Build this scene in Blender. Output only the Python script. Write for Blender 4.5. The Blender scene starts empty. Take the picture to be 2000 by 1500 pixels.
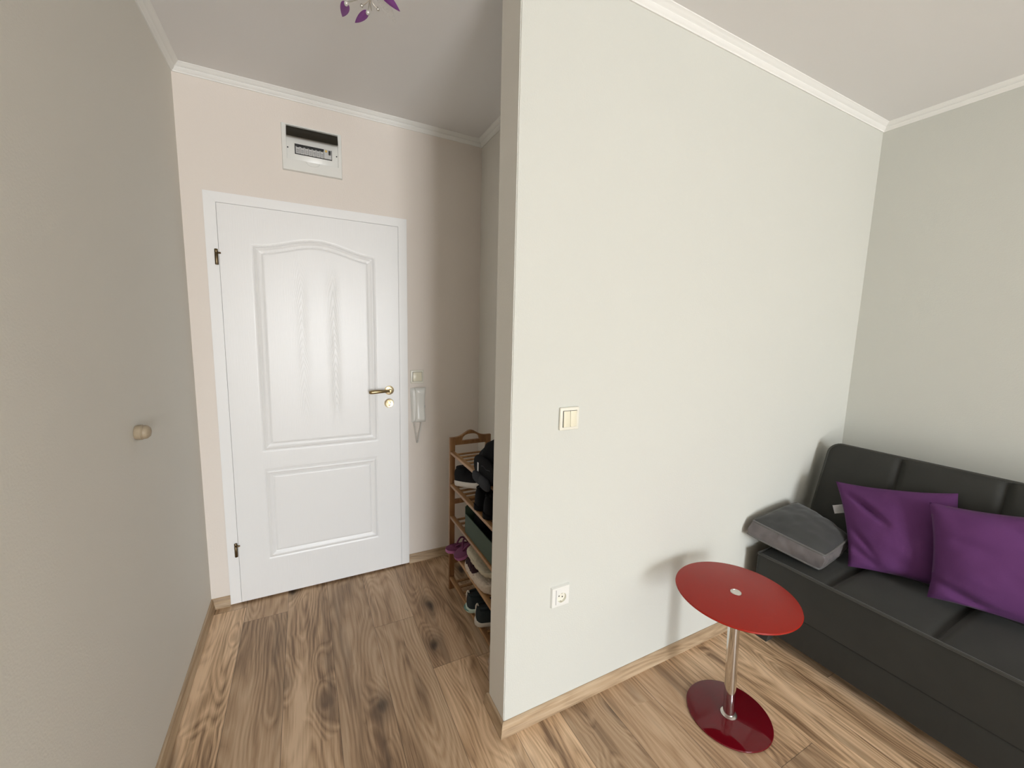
import bpy, bmesh, math, random
from mathutils import Vector, Matrix, noise
random.seed(7)
S = bpy.context.scene
COL = S.collection

# ---------------------------------------------------------------- camera
YAW, PITCH, ROLL, CAMH = 0.477194, 0.128723, 0.024814, 1.45334
fwd = Vector((math.sin(YAW)*math.cos(PITCH), math.cos(YAW)*math.cos(PITCH), -math.sin(PITCH)))
rt = fwd.cross(Vector((0, 0, 1))).normalized()
upv = rt.cross(fwd)
r2 = rt*math.cos(ROLL) + upv*math.sin(ROLL)
u2 = -rt*math.sin(ROLL) + upv*math.cos(ROLL)
cd = bpy.data.cameras.new('camera'); cam = bpy.data.objects.new('camera', cd); COL.objects.link(cam)
cd.sensor_width = 36; cd.lens = 790.9/2000*36; cd.clip_start = 0.02
M = Matrix.Identity(4)
for i in range(3):
    M[i][0] = r2[i]; M[i][1] = u2[i]; M[i][2] = -fwd[i]
M[2][3] = CAMH
cam.matrix_world = M
S.camera = cam

# ---------------------------------------------------------------- view, sky and daylight
S.view_settings.view_transform = 'Standard'; S.view_settings.look = 'None'
S.view_settings.gamma = 1; S.view_settings.use_curve_mapping = False
S.view_settings.exposure = 0.0
SKY = 31
w = bpy.data.worlds.new('sky'); S.world = w; w.use_nodes = True
nt = w.node_tree; nt.nodes.clear()
wo = nt.nodes.new('ShaderNodeOutputWorld'); bg = nt.nodes.new('ShaderNodeBackground')
tc = nt.nodes.new('ShaderNodeTexCoord'); sx = nt.nodes.new('ShaderNodeSeparateXYZ'); rp = nt.nodes.new('ShaderNodeValToRGB')
nt.links.new(tc.outputs['Generated'], sx.inputs[0]); nt.links.new(sx.outputs['Z'], rp.inputs['Fac'])
rp.color_ramp.elements[0].position = 0.0; rp.color_ramp.elements[0].color = (0.86, 0.87, 0.88, 1)
rp.color_ramp.elements[1].position = 0.40; rp.color_ramp.elements[1].color = (1.22, 1.34, 1.46, 1)
nt.links.new(rp.outputs[0], bg.inputs[0]); bg.inputs[1].default_value = SKY
nt.links.new(bg.outputs[0], wo.inputs[0])
YF = -5.0                                  # wall behind the camera with the balcony window
WX0, WX1, WZ0, WZ1 = -0.25, 1.30, 0.10, 2.40
al = bpy.data.lights.new('window_portal', 'AREA'); al.shape = 'RECTANGLE'; al.size = WX1-WX0; al.size_y = WZ1-WZ0
al.cycles.is_portal = True
ao = bpy.data.objects.new('window_portal', al); COL.objects.link(ao)
ao.location = ((WX0+WX1)/2, YF-0.16, (WZ0+WZ1)/2); ao.rotation_euler = (math.radians(90), 0, 0)

# ---------------------------------------------------------------- key positions
D = 2.3955; XL = -0.4664; XR = 0.9971; PX = 0.5951; B = 1.152; B2 = 1.282; R = 2.7578; CEIL = 2.574
D0, D1 = -0.383, 0.540

# ---------------------------------------------------------------- materials
def lin(c):
    return tuple(((v/255)/12.92 if v/255 <= 0.04045 else (((v/255)+0.055)/1.055)**2.4) for v in c) + (1,)
def mat(name, col, rough=0.6, metal=0.0, spec=0.5, bump=None, vary=None, coat=0.0, sheen=0.0, alpha=None, trans=0):
    m = bpy.data.materials.new(name); m.use_nodes = True
    n = m.node_tree; p = n.nodes['Principled BSDF']
    c = lin(col) if max(col) > 1 else tuple(col)+(1,)
    p.inputs['Base Color'].default_value = c
    p.inputs['Roughness'].default_value = rough; p.inputs['Metallic'].default_value = metal
    p.inputs['Specular IOR Level'].default_value = spec
    p.inputs['Coat Weight'].default_value = coat; p.inputs['Coat Roughness'].default_value = 0.05
    p.inputs['Sheen Weight'].default_value = sheen; p.inputs['Sheen Roughness'].default_value = 0.4
    if trans: p.inputs['Transmission Weight'].default_value = trans
    if alpha is not None: p.inputs['Alpha'].default_value = alpha
    tcn = n.nodes.new('ShaderNodeTexCoord')
    if vary:     # (scale, amount)
        ns = n.nodes.new('ShaderNodeTexNoise'); ns.inputs['Scale'].default_value = vary[0]; ns.inputs['Detail'].default_value = 4
        n.links.new(tcn.outputs['Object'], ns.inputs['Vector'])
        mx = n.nodes.new('ShaderNodeMix'); mx.data_type = 'RGBA'
        a = vary[1]
        mx.inputs[6].default_value = tuple(v*(1-a) for v in c[:3])+(1,); mx.inputs[7].default_value = tuple(min(1, v*(1+a)) for v in c[:3])+(1,)
        n.links.new(ns.outputs['Fac'], mx.inputs[0]); n.links.new(mx.outputs[2], p.inputs['Base Color'])
    if bump:     # (scale, strength, distance)
        nb = n.nodes.new('ShaderNodeTexNoise'); nb.inputs['Scale'].default_value = bump[0]; nb.inputs['Detail'].default_value = 3
        n.links.new(tcn.outputs['Object'], nb.inputs['Vector'])
        bp = n.nodes.new('ShaderNodeBump'); bp.inputs['Strength'].default_value = bump[1]; bp.inputs['Distance'].default_value = bump[2]
        n.links.new(nb.outputs['Fac'], bp.inputs['Height']); n.links.new(bp.outputs[0], p.inputs['Normal'])
    return m

M_wall = mat('cream wall paint', (0.77, 0.745, 0.68), 0.85, bump=(170, .25, .002), vary=(1.5, .012))
M_wallr = mat('cool cream wall paint', (0.635, 0.640, 0.590), 0.85, bump=(170, .25, .002), vary=(1.5, .012))
M_wallp = mat('pinkish cream wall paint', (0.80, 0.735, 0.67), 0.85, bump=(170, .25, .002), vary=(1.5, .012))
M_ceil = mat('ceiling paint', (0.85, 0.84, 0.83), 0.9, bump=(170, .15, .002))
M_crown = mat('white polystyrene moulding', (0.88, 0.88, 0.85), 0.6)
M_doorw = mat('white door foil', (0.80, 0.80, 0.785), 0.35, bump=(300, .05, .001))
M_frame = mat('white door casing', (0.88, 0.88, 0.87), 0.35)
M_brass = mat('aged brass', (0.36, 0.27, 0.14), 0.28, metal=1)
M_brassl = mat('pale satin brass', (0.80, 0.66, 0.42), 0.35, metal=1)
M_bronze = mat('dark bronze', (0.16, 0.12, 0.07), 0.3, metal=1)
M_plw = mat('white plastic', (0.80, 0.80, 0.76), 0.25)
M_plc = mat('cream plastic', (0.78, 0.74, 0.58), 0.3)
M_plc2 = mat('light cream plastic', (0.80, 0.78, 0.68), 0.3)
M_dark = mat('dark smoked plastic', (0.045, 0.038, 0.025), 0.22)
M_blk = mat('black plastic', (0.01, 0.01, 0.01), 0.4)
M_grey = mat('light grey plastic', (0.55, 0.55, 0.54), 0.4)
M_yel = mat('yellow button', (0.75, 0.5, 0.12), 0.4)
M_sofa = mat('charcoal velvet', (0.034, 0.034, 0.030), 0.75, sheen=0.12, spec=.3, bump=(60, .12, .002), vary=(9, .18))
M_pipe = mat('charcoal velvet piping', (0.050, 0.049, 0.043), 0.7, sheen=0.3, spec=.3)
M_cushs = mat('grey velour side with painted light', (0.125, 0.112, 0.110), 0.6, sheen=0.25, spec=.3, bump=(26, .5, .003), vary=(16, .3))  # same velour, lightened: window light on the cushion's sides is in the colour
M_cushp = mat('grey velour piping', (0.11, 0.105, 0.10), 0.6, sheen=.2)
M_cush = mat('grey velour', (0.046, 0.047, 0.046), 0.6, sheen=0.25, spec=.3, bump=(30, .25, .002), vary=(14, .25))
M_purp = mat('purple woven cotton', (0.114, 0.038, 0.130), 0.9, sheen=0.06, spec=.12, bump=(420, .5, .0015), vary=(7, .12))
M_label = mat('white fabric label', (0.8, 0.8, 0.8), 0.7)
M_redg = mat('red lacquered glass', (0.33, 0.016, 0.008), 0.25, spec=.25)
M_redb = mat('red lacquered glass with painted shade', (0.13, 0.003, 0.008), 0.05)  # tabletop red made darker: the shade over the base is in the colour
M_chrome = mat('polished chrome', (0.75, 0.74, 0.72), 0.08, metal=1)
M_satin = mat('brushed steel', (0.72, 0.70, 0.66), 0.3, metal=1)
M_knob = mat('light wood stopper', (0.36, 0.29, 0.20), 0.5, vary=(60, .2))
M_shoeb = mat('black shoe mesh', (0.005, 0.005, 0.006), 0.9, spec=.15, bump=(500, .3, .001))
M_shoew = mat('off white rubber', (0.60, 0.56, 0.50), 0.6)
M_shoet = mat('very dark teal fabric', (0.010, 0.018, 0.022), 0.8, bump=(400, .3, .001))
M_mint = mat('pale mint rubber', (0.55, 0.68, 0.60), 0.5)
M_mintd = mat('green rubber stripe', (0.12, 0.26, 0.22), 0.5)
M_shoegr = mat('dark grey fabric', (0.024, 0.026, 0.031), 0.8, spec=.2)
M_green = mat('dark green fabric box', (0.035, 0.060, 0.036), 0.7, bump=(300, .3, .001))
M_flip = mat('plum foam', (0.13, 0.02, 0.075), 0.7)
M_flipl = mat('mauve foam edge', (0.36, 0.12, 0.27), 0.6)
M_fleece = mat('cream fleece', (0.62, 0.52, 0.42), 0.95, bump=(120, 1, .006), vary=(60, .2))
M_burg = mat('dark burgundy fleece', (0.030, 0.008, 0.012), 0.95, bump=(120, 1, .006))
M_cream = mat('cream shoe sole', (0.50, 0.44, 0.32), 0.7, bump=(200, .4, .001))
M_beige = mat('taupe fleece', (0.42, 0.34, 0.28), 0.95, bump=(120, 1, .006), vary=(40, .2))

def leafmat(name, col, rough=.25, mixt=.35):
    m = bpy.data.materials.new(name); m.use_nodes = True; n = m.node_tree
    p = n.nodes['Principled BSDF']; p.inputs['Base Color'].default_value = tuple(col)+(1,); p.inputs['Roughness'].default_value = rough
    t = n.nodes.new('ShaderNodeBsdfTransparent'); t.inputs[0].default_value = tuple(min(1, v*2+.35) for v in col)+(1,)
    ms = n.nodes.new('ShaderNodeMixShader'); ms.inputs[0].default_value = mixt
    n.links.new(p.outputs[0], ms.inputs[1]); n.links.new(t.outputs[0], ms.inputs[2]); n.links.new(ms.outputs[0], n.nodes['Material Output'].inputs[0])
    return m
M_leafp = leafmat('purple glass', (0.24, 0.05, 0.30), mixt=.22)
M_leafc = leafmat('clear frosted glass', (0.7, 0.7, 0.66), mixt=.82)
M_bead = mat('clear crystal bead', (0.8, 0.8, 0.78), 0.05, metal=.6)
def glassmat():
    m = bpy.data.materials.new('window glass'); m.use_nodes = True; n = m.node_tree
    n.nodes.remove(n.nodes['Principled BSDF'])
    t = n.nodes.new('ShaderNodeBsdfTransparent'); g = n.nodes.new('ShaderNodeBsdfGlossy'); g.inputs['Roughness'].default_value = 0.0
    f = n.nodes.new('ShaderNodeFresnel'); f.inputs[0].default_value = 1.3
    ms = n.nodes.new('ShaderNodeMixShader'); n.links.new(f.outputs[0], ms.inputs[0]); n.links.new(t.outputs[0], ms.inputs[1]); n.links.new(g.outputs[0], ms.inputs[2])
    n.links.new(ms.outputs[0], n.nodes['Material Output'].inputs[0]); return m
M_glass = glassmat()

class NG:
    """small helper to write node maths compactly"""
    def __init__(s, m): s.t = m.node_tree
    def _set(s, n, i, v):
        if hasattr(v, 'links') or isinstance(v, bpy.types.NodeSocket): s.t.links.new(v, n.inputs[i])
        else: n.inputs[i].default_value = v
    def math(s, op, a, b=0.0, c=0.0, clamp=False):
        n = s.t.nodes.new('ShaderNodeMath'); n.operation = op; n.use_clamp = clamp
        s._set(n, 0, a); s._set(n, 1, b); s._set(n, 2, c); return n.outputs[0]
    def comb(s, x, y, z):
        n = s.t.nodes.new('ShaderNodeCombineXYZ'); s._set(n, 0, x); s._set(n, 1, y); s._set(n, 2, z); return n.outputs[0]
    def noise(s, v, sc=1.0, det=3.0, rough=0.5, dist=0.0):
        n = s.t.nodes.new('ShaderNodeTexNoise'); s._set(n, 'Vector', v)
        n.inputs['Scale'].default_value = sc; n.inputs['Detail'].default_value = det; n.inputs['Roughness'].default_value = rough; n.inputs['Distortion'].default_value = dist
        return n.outputs['Fac']
    def white(s, v):
        n = s.t.nodes.new('ShaderNodeTexWhiteNoise'); n.noise_dimensions = '3D'; s._set(n, 'Vector', v); return n.outputs['Value']
    def ramp(s, f, els):
        n = s.t.nodes.new('ShaderNodeValToRGB'); s._set(n, 0, f)
        while len(n.color_ramp.elements) < len(els): n.color_ramp.elements.new(0.5)
        for e, (p, c) in zip(n.color_ramp.elements, els): e.position = p; e.color = c if len(c) == 4 else tuple(c)+(1,)
        return n.outputs[0]
    def maprange(s, f, a, b, c, d):
        n = s.t.nodes.new('ShaderNodeMapRange'); s._set(n, 0, f)
        for i, v in enumerate((a, b, c, d)): n.inputs[i+1].default_value = v
        return n.outputs[0]
    def mix(s, f, a, b, mode='MIX'):
        n = s.t.nodes.new('ShaderNodeMix'); n.data_type = 'RGBA'; n.blend_type = mode
        s._set(n, 0, f); s._set(n, 6, a); s._set(n, 7, b); return n.outputs[2]

def wood(name, dark, mid, light, axis='y', planks=False, rough=0.45, gs=1.0, knots=False, bumpd=.0006):
    m = bpy.data.materials.new(name); m.use_nodes = True; g = NG(m); t = m.node_tree
    p = t.nodes['Principled BSDF']; tcn = t.nodes.new('ShaderNodeTexCoord'); sp = t.nodes.new('ShaderNodeSeparateXYZ')
    t.links.new(tcn.outputs['Object'], sp.inputs[0]); X, Y, Z = sp.outputs
    if axis == 'x': X, Y = Y, X            # grain runs along Y after this swap
    if axis == 'z': Y, Z = Z, Y
    if planks:
        W, L = 0.19, 1.286
        u = g.math('DIVIDE', g.math('SUBTRACT', X, 0.26), W); row = g.math('FLOOR', u); fu = g.math('SUBTRACT', u, row)
        off = g.white(g.comb(row, 3.7, 1.3)); v = g.math('ADD', g.math('DIVIDE', Y, L), off)
        colm = g.math('FLOOR', v); fv = g.math('SUBTRACT', v, colm)
        rnd = g.white(g.comb(row, colm, 5.1)); rnd2 = g.white(g.comb(colm, row, 9.4))
        e1 = g.math('MINIMUM', fu, g.math('SUBTRACT', 1.0, fu)); e2 = g.math('MINIMUM', fv, g.math('SUBTRACT', 1.0, fv))
        edge = g.math('MINIMUM', g.math('MULTIPLY', e1, W), g.math('MULTIPLY', e2, L))
        seam = g.math('LESS_THAN', edge, 0.0009)
        ox = g.math('MULTIPLY', rnd, 37.0); oy = g.math('MULTIPLY', rnd2, 53.0)
    else:
        rnd = 0.5; ox = 0.0; oy = 0.0; seam = None
    PXc = g.math('ADD', X, ox); PYc = g.math('ADD', Y, oy)
    # slow wandering of the grain
    wob = g.math('MULTIPLY', g.math('SUBTRACT', g.noise(g.comb(g.math('MULTIPLY', PXc, 3.0), g.math('MULTIPLY', PYc, 2.2), Z), 1, 2), .5), 0.028*gs)
    GX = g.math('ADD', PXc, wob)
    fine = g.noise(g.comb(g.math('MULTIPLY', GX, 160*gs), g.math('MULTIPLY', PYc, 5*gs), g.math('MULTIPLY', Z, 160*gs)), 1, 4, .6)
    mid_ = g.noise(g.comb(g.math('MULTIPLY', GX, 34*gs), g.math('MULTIPLY', PYc, 1.5*gs), g.math('MULTIPLY', Z, 34)), 1, 4, .6)
    broad = g.noise(g.comb(g.math('MULTIPLY', GX, 9*gs), g.math('MULTIPLY', PYc, .9), g.math('MULTIPLY', Z, 9)), 1, 2, .5)
    kd = None
    if knots:
        kx = g.math('ADD', PXc, g.math('MULTIPLY', g.noise(g.comb(g.math('MULTIPLY', X, 10), g.math('MULTIPLY', Y, 6), 0.0), 1, 1), .07))
        ky = g.math('ADD', PYc, g.math('MULTIPLY', g.noise(g.comb(g.math('MULTIPLY', X, 10), g.math('MULTIPLY', Y, 6), 4.0), 1, 1), .07))
        vo = t.nodes.new('ShaderNodeTexVoronoi'); vo.inputs['Scale'].default_value = 1; vo.inputs['Randomness'].default_value = 1
        t.links.new(g.comb(g.math('MULTIPLY', kx, 5.6), g.math('MULTIPLY', ky, 2.7), 0.0), vo.inputs['Vector'])
        gate = g.math('GREATER_THAN', g.white(vo.outputs['Position']), 0.12)
        kd = g.math('ADD', vo.outputs['Distance'], g.math('MULTIPLY', g.math('SUBTRACT', 1.0, gate), 2.0))
    # cathedral rings: contour lines of a stretched noise, bent round the knots
    cn = g.noise(g.comb(g.math('MULTIPLY', GX, 5.5*gs), g.math('MULTIPLY', PYc, .85), g.math('MULTIPLY', Z, 6)), 1, 1.5, .45)
    if kd is not None:
        cn = g.math('ADD', cn, g.math('MULTIPLY', g.maprange(kd, 0.0, .45, 1, 0), .14))
    ring = g.math('PINGPONG', g.math('MULTIPLY', cn, 24.0), 0.5)
    ring = g.math('MULTIPLY', ring, 2.0)
    f = g.math('ADD', g.math('MULTIPLY', fine, .42 if planks else .30), g.math('MULTIPLY', mid_, .36 if planks else .5))
    f = g.math('ADD', f, g.math('MULTIPLY', broad, .62 if planks else .4)); f = g.math('ADD', f, g.math('MULTIPLY', ring, .13 if planks else .08))
    f = g.math('SUBTRACT', f, .26 if planks else .14)
    c = g.ramp(f, [(0.34, dark), (0.49, mid), (0.66, light)])
    if planks:
        k = g.maprange(rnd, 0, 1, 0.78, 1.22)
        n = t.nodes.new('ShaderNodeVectorMath'); n.operation = 'SCALE'; t.links.new(c, n.inputs[0]); t.links.new(k, n.inputs[3]); c = n.outputs[0]
        warm = g.mix(g.maprange(rnd2, 0, 1, 0, .5), c, (0.34, .21, .12, 1)); c = warm
    if knots:
        # dark surround, then near-black core, plus long dark mineral streaks
        sur = g.maprange(kd, 0.08, 0.30, 0.60, 0.0); core = g.maprange(kd, 0.04, 0.13, 0.92, 0.0)
        c = g.mix(sur, c, (0.085, .050, .028, 1)); c = g.mix(core, c, (0.020, .013, .009, 1))
        st = g.noise(g.comb(g.math('MULTIPLY', GX, 17), g.math('MULTIPLY', PYc, 1.1), 7.7), 1, 3, .55)
        c = g.mix(g.maprange(st, .57, .72, 0, .62), c, (0.11, .066, .038, 1))
        cr = g.noise(g.comb(g.math('MULTIPLY', GX, 60), g.math('MULTIPLY', PYc, 5.0), 2.2), 1, 2, .5)
        c = g.mix(g.maprange(cr, .74, .80, 0, .75), c, (0.03, .018, .010, 1))
    if seam is not None:
        c = g.mix(g.math('MULTIPLY', seam, .7), c, (0.03, .02, .012, 1))
    t.links.new(c, p.inputs['Base Color'])
    p.inputs['Roughness'].default_value = rough
    b = t.nodes.new('ShaderNodeBump'); b.inputs['Strength'].default_value = .35; b.inputs['Distance'].default_value = bumpd
    t.links.new(fine, b.inputs['Height']); t.links.new(b.outputs[0], p.inputs['Normal'])
    return m
M_floor = wood('oak laminate planks', (0.19, 0.108, 0.056), (0.55, 0.365, 0.215), (0.80, 0.585, 0.385), 'y', True, .42, 1, True)
BDk, BMd, BLt = (0.28, .19, .11), (0.46, .33, .205), (0.60, .46, .31)
M_basex = wood('oak baseboard lengthwise x', BDk, BMd, BLt, 'x', rough=.5)
M_basey = wood('oak baseboard lengthwise y', BDk, BMd, BLt, 'y', rough=.5)
M_bam = wood('bamboo', (0.20, .095, .035), (0.33, .17, .065), (0.48, .28, .12), 'y', rough=.4, gs=.7)
M_bamz = wood('bamboo upright', (0.16, .07, .026), (0.26, .125, .048), (0.36, .19, .08), 'z', rough=.4, gs=.7)

# ---------------------------------------------------------------- helpers
def tag(o, label=None, cat=None, group=None, kind=None):
    if label: o['label'] = label
    if cat: o['category'] = cat
    if group: o['group'] = group
    if kind: o['kind'] = kind
    return o
def empty(name, loc, rz=0.0):
    o = bpy.data.objects.new(name, None); COL.objects.link(o); o.location = loc; o.rotation_euler = (0, 0, rz)
    o.empty_display_size = .05; return o
def obj(name, bm, m, parent=None, smooth=False, world=False, recalc=True):
    """world=True: the mesh is in world coordinates and is moved into the parent's frame"""
    if recalc: bmesh.ops.recalc_face_normals(bm, faces=bm.faces)
    me = bpy.data.meshes.new(name); bm.to_mesh(me); bm.free()
    for mm in (m if isinstance(m, (list, tuple)) else [m]): me.materials.append(mm)
    if smooth:
        for p in me.polygons: p.use_smooth = True
        if smooth is not True:
            me.set_sharp_from_angle(angle=math.radians(smooth))
    o = bpy.data.objects.new(name, me); COL.objects.link(o)
    if parent is not None:
        o.parent = parent
        if world:
            pm = Matrix.LocRotScale(parent.location, parent.rotation_euler, None)
            if parent.parent is not None:
                pm = Matrix.LocRotScale(parent.parent.location, parent.parent.rotation_euler, None) @ pm
            me.transform(pm.inverted())
    elif world:
        # put the origin at the bottom centre of the shape
        xs = [v.co for v in me.vertices]
        c = Vector(((min(v.x for v in xs)+max(v.x for v in xs))/2, (min(v.y for v in xs)+max(v.y for v in xs))/2, min(v.z for v in xs)))
        me.transform(Matrix.Translation(-c)); o.location = c
    return o
def BM(): return bmesh.new()
def box(bm, x0, x1, y0, y1, z0, z1, bev=0.0, seg=2, mi=0):
    r = bmesh.ops.create_cube(bm, size=1)['verts']
    for v in r: v.co = Vector(((x0+x1)/2+v.co.x*(x1-x0), (y0+y1)/2+v.co.y*(y1-y0), (z0+z1)/2+v.co.z*(z1-z0)))
    fs = set(f for v in r for f in v.link_faces)
    for f in fs: f.material_index = mi
    if bev:
        es = list(set(e for v in r for e in v.link_edges))
        bmesh.ops.bevel(bm, geom=es, offset=bev, segments=seg, affect='EDGES', profile=.5)
    return bm
def lathe(bm, prof, center, axis=(0, 0, 1), n=32, mi=0):
    """prof: list of (radius, height) along axis"""
    a = Vector(axis).normalized(); q = Vector((0, 0, 1)).rotation_difference(a); c = Vector(center); rings = []
    for r, h in prof:
        if r < 1e-6: rings.append([bm.verts.new(c + q @ Vector((0, 0, h)))])
        else: rings.append([bm.verts.new(c + q @ Vector((r*math.cos(2*math.pi*i/n), r*math.sin(2*math.pi*i/n), h))) for i in range(n)])
    for A, Bq in zip(rings, rings[1:]):
        for i in range(n):
            j = (i+1) % n
            if len(A) == 1 and len(Bq) == 1: continue
            if len(A) == 1: f = bm.faces.new((A[0], Bq[i], Bq[j]))
            elif len(Bq) == 1: f = bm.faces.new((A[i], A[j], Bq[0]))
            else: f = bm.faces.new((A[i], A[j], Bq[j], Bq[i]))
            f.material_index = mi
    return bm
def tube(bm, pts, r, n=8, closed=False, mi=0):
    pts = [Vector(p) for p in pts]; N = len(pts); rings = []; prev = None
    for i, p in enumerate(pts):
        if closed: d = pts[(i+1) % N]-pts[i-1]
        else: d = pts[min(i+1, N-1)]-pts[max(i-1, 0)]
        d.normalize()
        if prev is None:
            a = d.cross(Vector((0, 0, 1)))
            if a.length < .1: a = d.cross(Vector((1, 0, 0)))
        else: a = prev - d*prev.dot(d)
        a.normalize(); prev = a; b = d.cross(a)
        rr = r(i/(N-1)) if callable(r) else r
        rings.append([bm.verts.new(p + a*rr*math.cos(2*math.pi*k/n) + b*rr*math.sin(2*math.pi*k/n)) for k in range(n)])
    m = N if closed else N-1
    for i in range(m):
        A = rings[i]; Bq = rings[(i+1) % N]
        sh = 0
        if closed and i == m-1:   # best alignment for the closing joint
            sh = min(range(n), key=lambda s: (A[0].co-Bq[s].co).length)
        for k in range(n):
            f = bm.faces.new((A[k], A[(k+1) % n], Bq[(k+1+sh) % n], Bq[(k+sh) % n])); f.material_index = mi
    if not closed:
        bm.faces.new(rings[0][::-1]).material_index = mi; bm.faces.new(rings[-1]).material_index = mi
    return bm
def grid(bm, fn, nu, nv, mi=0, closeu=False):
    V = [[bm.verts.new(fn(i/nu, j/nv)) for j in range(nv+1)] for i in range(nu+(0 if closeu else 1))]
    n = len(V)
    for i in range(nu):
        for j in range(nv):
            a, b = V[i], V[(i+1) % n]
            f = bm.faces.new((a[j], b[j], b[j+1], a[j+1])); f.material_index = mi
    return V
def prism_y(bm, poly, y0, y1, mi=0):
    """poly in (x,z), convex-ish, extruded along y"""
    a = [bm.verts.new((x, y0, z)) for x, z in poly]; b = [bm.verts.new((x, y1, z)) for x, z in poly]
    bm.faces.new(a).material_index = mi; bm.faces.new(b[::-1]).material_index = mi
    for i in range(len(poly)):
        j = (i+1) % len(poly); bm.faces.new((a[i], b[i], b[j], a[j])).material_index = mi
def struct(name, bm, m, smooth=False):
    o = obj(name, bm, m, None, smooth, world=True); o['kind'] = 'structure'; return o

# ---------------------------------------------------------------- room shell
T = .14
bm = BM(); box(bm, XL-T, R+T, YF-T, D+.30, -.12, 0.0); o = obj('floor', bm, M_floor); o['kind'] = 'structure'
bm = BM(); box(bm, XL-T, R+T, YF-T, D+.30, CEIL, CEIL+.12); o = obj('ceiling', bm, M_ceil); o['kind'] = 'structure'
bm = BM(); box(bm, XL-T, XL, YF-T, D+.30, 0, CEIL); struct('wall_left', bm, M_wall)
bm = BM(); box(bm, R, R+T, YF-T, D+.30, 0, CEIL); struct('wall_right', bm, M_wallr)
bm = BM()
box(bm, XL, D0+.03, D, D+.2, 0, CEIL); box(bm, D1-.03, XR, D, D+.2, 0, CEIL); box(bm, D0+.03, D1-.03, D, D+.2, 2.03, CEIL)
box(bm, D0+.03, D1-.03, D+.09, D+.2, 0, 2.03)
struct('wall_back', bm, M_wallp)
bm = BM(); box(bm, XR, R, B2, D+.2, 0, CEIL); struct('wall_niche', bm, M_wall)
bm = BM(); box(bm, PX, R, B, B2, 0, CEIL); bm2 = bm
bmesh.ops.bevel(bm2, geom=[e for e in bm2.edges if abs(e.verts[0].co.z-e.verts[1].co.z) > 1 and abs(e.verts[0].co.x-PX) < .001], offset=.003, segments=2, affect='EDGES')
bm2.normal_update()
for f in bm2.faces:
    if f.normal.x < -.9: f.material_index = 1
struct('wall_partition', bm2, (M_wallr, M_wall))
bm = BM()
box(bm, XL, WX0, YF-T, YF, 0, CEIL); box(bm, WX1, R, YF-T, YF, 0, CEIL); box(bm, WX0, WX1, YF-T, YF, WZ1, CEIL); box(bm, WX0, WX1, YF-T, YF, 0, WZ0)
struct('wall_front', bm, M_wall)
# balcony window
wn = empty('window_1', ((WX0+WX1)/2, YF-.09, WZ0)); wn['kind'] = 'structure'
bm = BM(); fw = .07
for a, b in ((WX0, WX0+fw), (WX1-fw, WX1), ((WX0+WX1)/2-.05, (WX0+WX1)/2+.05)): box(bm, a, b, YF-.12, YF-.06, WZ0, WZ1, .004)
for a, b in ((WZ0, WZ0+fw), (WZ1-fw, WZ1)): box(bm, WX0+fw, WX1-fw, YF-.118, YF-.062, a, b, .004)
obj('window_frame', bm, M_frame, wn, world=True)
bm = BM(); box(bm, WX0+fw, WX1-fw, YF-.092, YF-.088, WZ0+fw, WZ1-fw); obj('glass_pane', bm, M_glass, wn, world=True)

def sweep(path, prof, ends=None):
    """path: list of plan points with the room on the LEFT; prof: list of (out, z). mitred where the path bends."""
    bm = BM(); P = [Vector((x, y)) for x, y in path]; n = len(P); rings = []
    closed = (P[0]-P[-1]).length < 1e-6
    if closed: P = P[:-1]; n -= 1
    for i in range(n):
        d1 = (P[i]-P[i-1]).normalized() if (i or closed) else None
        d2 = (P[(i+1) % n]-P[i]).normalized() if (i < n-1 or closed) else None
        if d1 is None: d1 = d2
        if d2 is None: d2 = d1
        n1 = Vector((-d1.y, d1.x)); n2 = Vector((-d2.y, d2.x)); m = (n1+n2)
        m = m/m.dot(n1)
        rings.append([(P[i]+m*o, z) for o, z in prof])
    return rings, closed
def trim_pieces(path, prof, names, mats, smooth=False):
    rings, closed = sweep(path, prof); n = len(rings)
    for i in range(n if closed else n-1):
        nm = names[i]
        if nm is None: continue
        A, Bq = rings[i], rings[(i+1) % n]; bm = BM()
        a = [bm.verts.new((p.x, p.y, z)) for p, z in A]; b = [bm.verts.new((p.x, p.y, z)) for p, z in Bq]; k = len(a)
        for j in range(k):
            q = (j+1) % k; bm.faces.new((a[j], b[j], b[q], a[q]))
        bm.faces.new(a[::-1]); bm.faces.new(b)
        d = (Bq[0][0]-A[0][0])
        o = struct(nm, bm, mats[0] if abs(d.x) > abs(d.y) else mats[1], smooth)
hc = 2.539
crown = [(0, CEIL), (0, hc), (.0045, hc), (.0055, hc+.0035), (.0075, hc+.005), (.013, hc+.0105), (.0165, hc+.0165), (.0145, hc+.0190), (.0180, hc+.0205), (.0240, hc+.0255), (.0290, hc+.0310), (.0325, hc+.0325), (.0335, CEIL)]
loop = [(XL, D), (XL, YF), (R, YF), (R, B), (PX, B), (PX, B2), (XR, B2), (XR, D), (XL, D)]
trim_pieces(loop, crown, ['trim_%d' % i for i in range(1, 9)], (M_crown, M_crown), smooth=40)
hb = .0535
base = [(0, 0), (.0165, 0), (.0165, .008), (.0145, .016), (.012, .024), (.0105, .040), (.008, .050), (.003, hb), (0, hb)]
bl = [(D0-.001, D), (XL, D), (XL, YF), (R, YF), (R, B), (PX, B), (PX, B2), (XR, B2), (XR, D), (D1+.001, D)]
trim_pieces(bl, base, ['baseboard_back_left', 'baseboard_left', 'baseboard_front', 'baseboard_right', 'baseboard_partition', 'baseboard_partition_end', 'baseboard_niche_front', 'baseboard_niche_side', 'baseboard_back_right'], (M_basex, M_basey))

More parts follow.
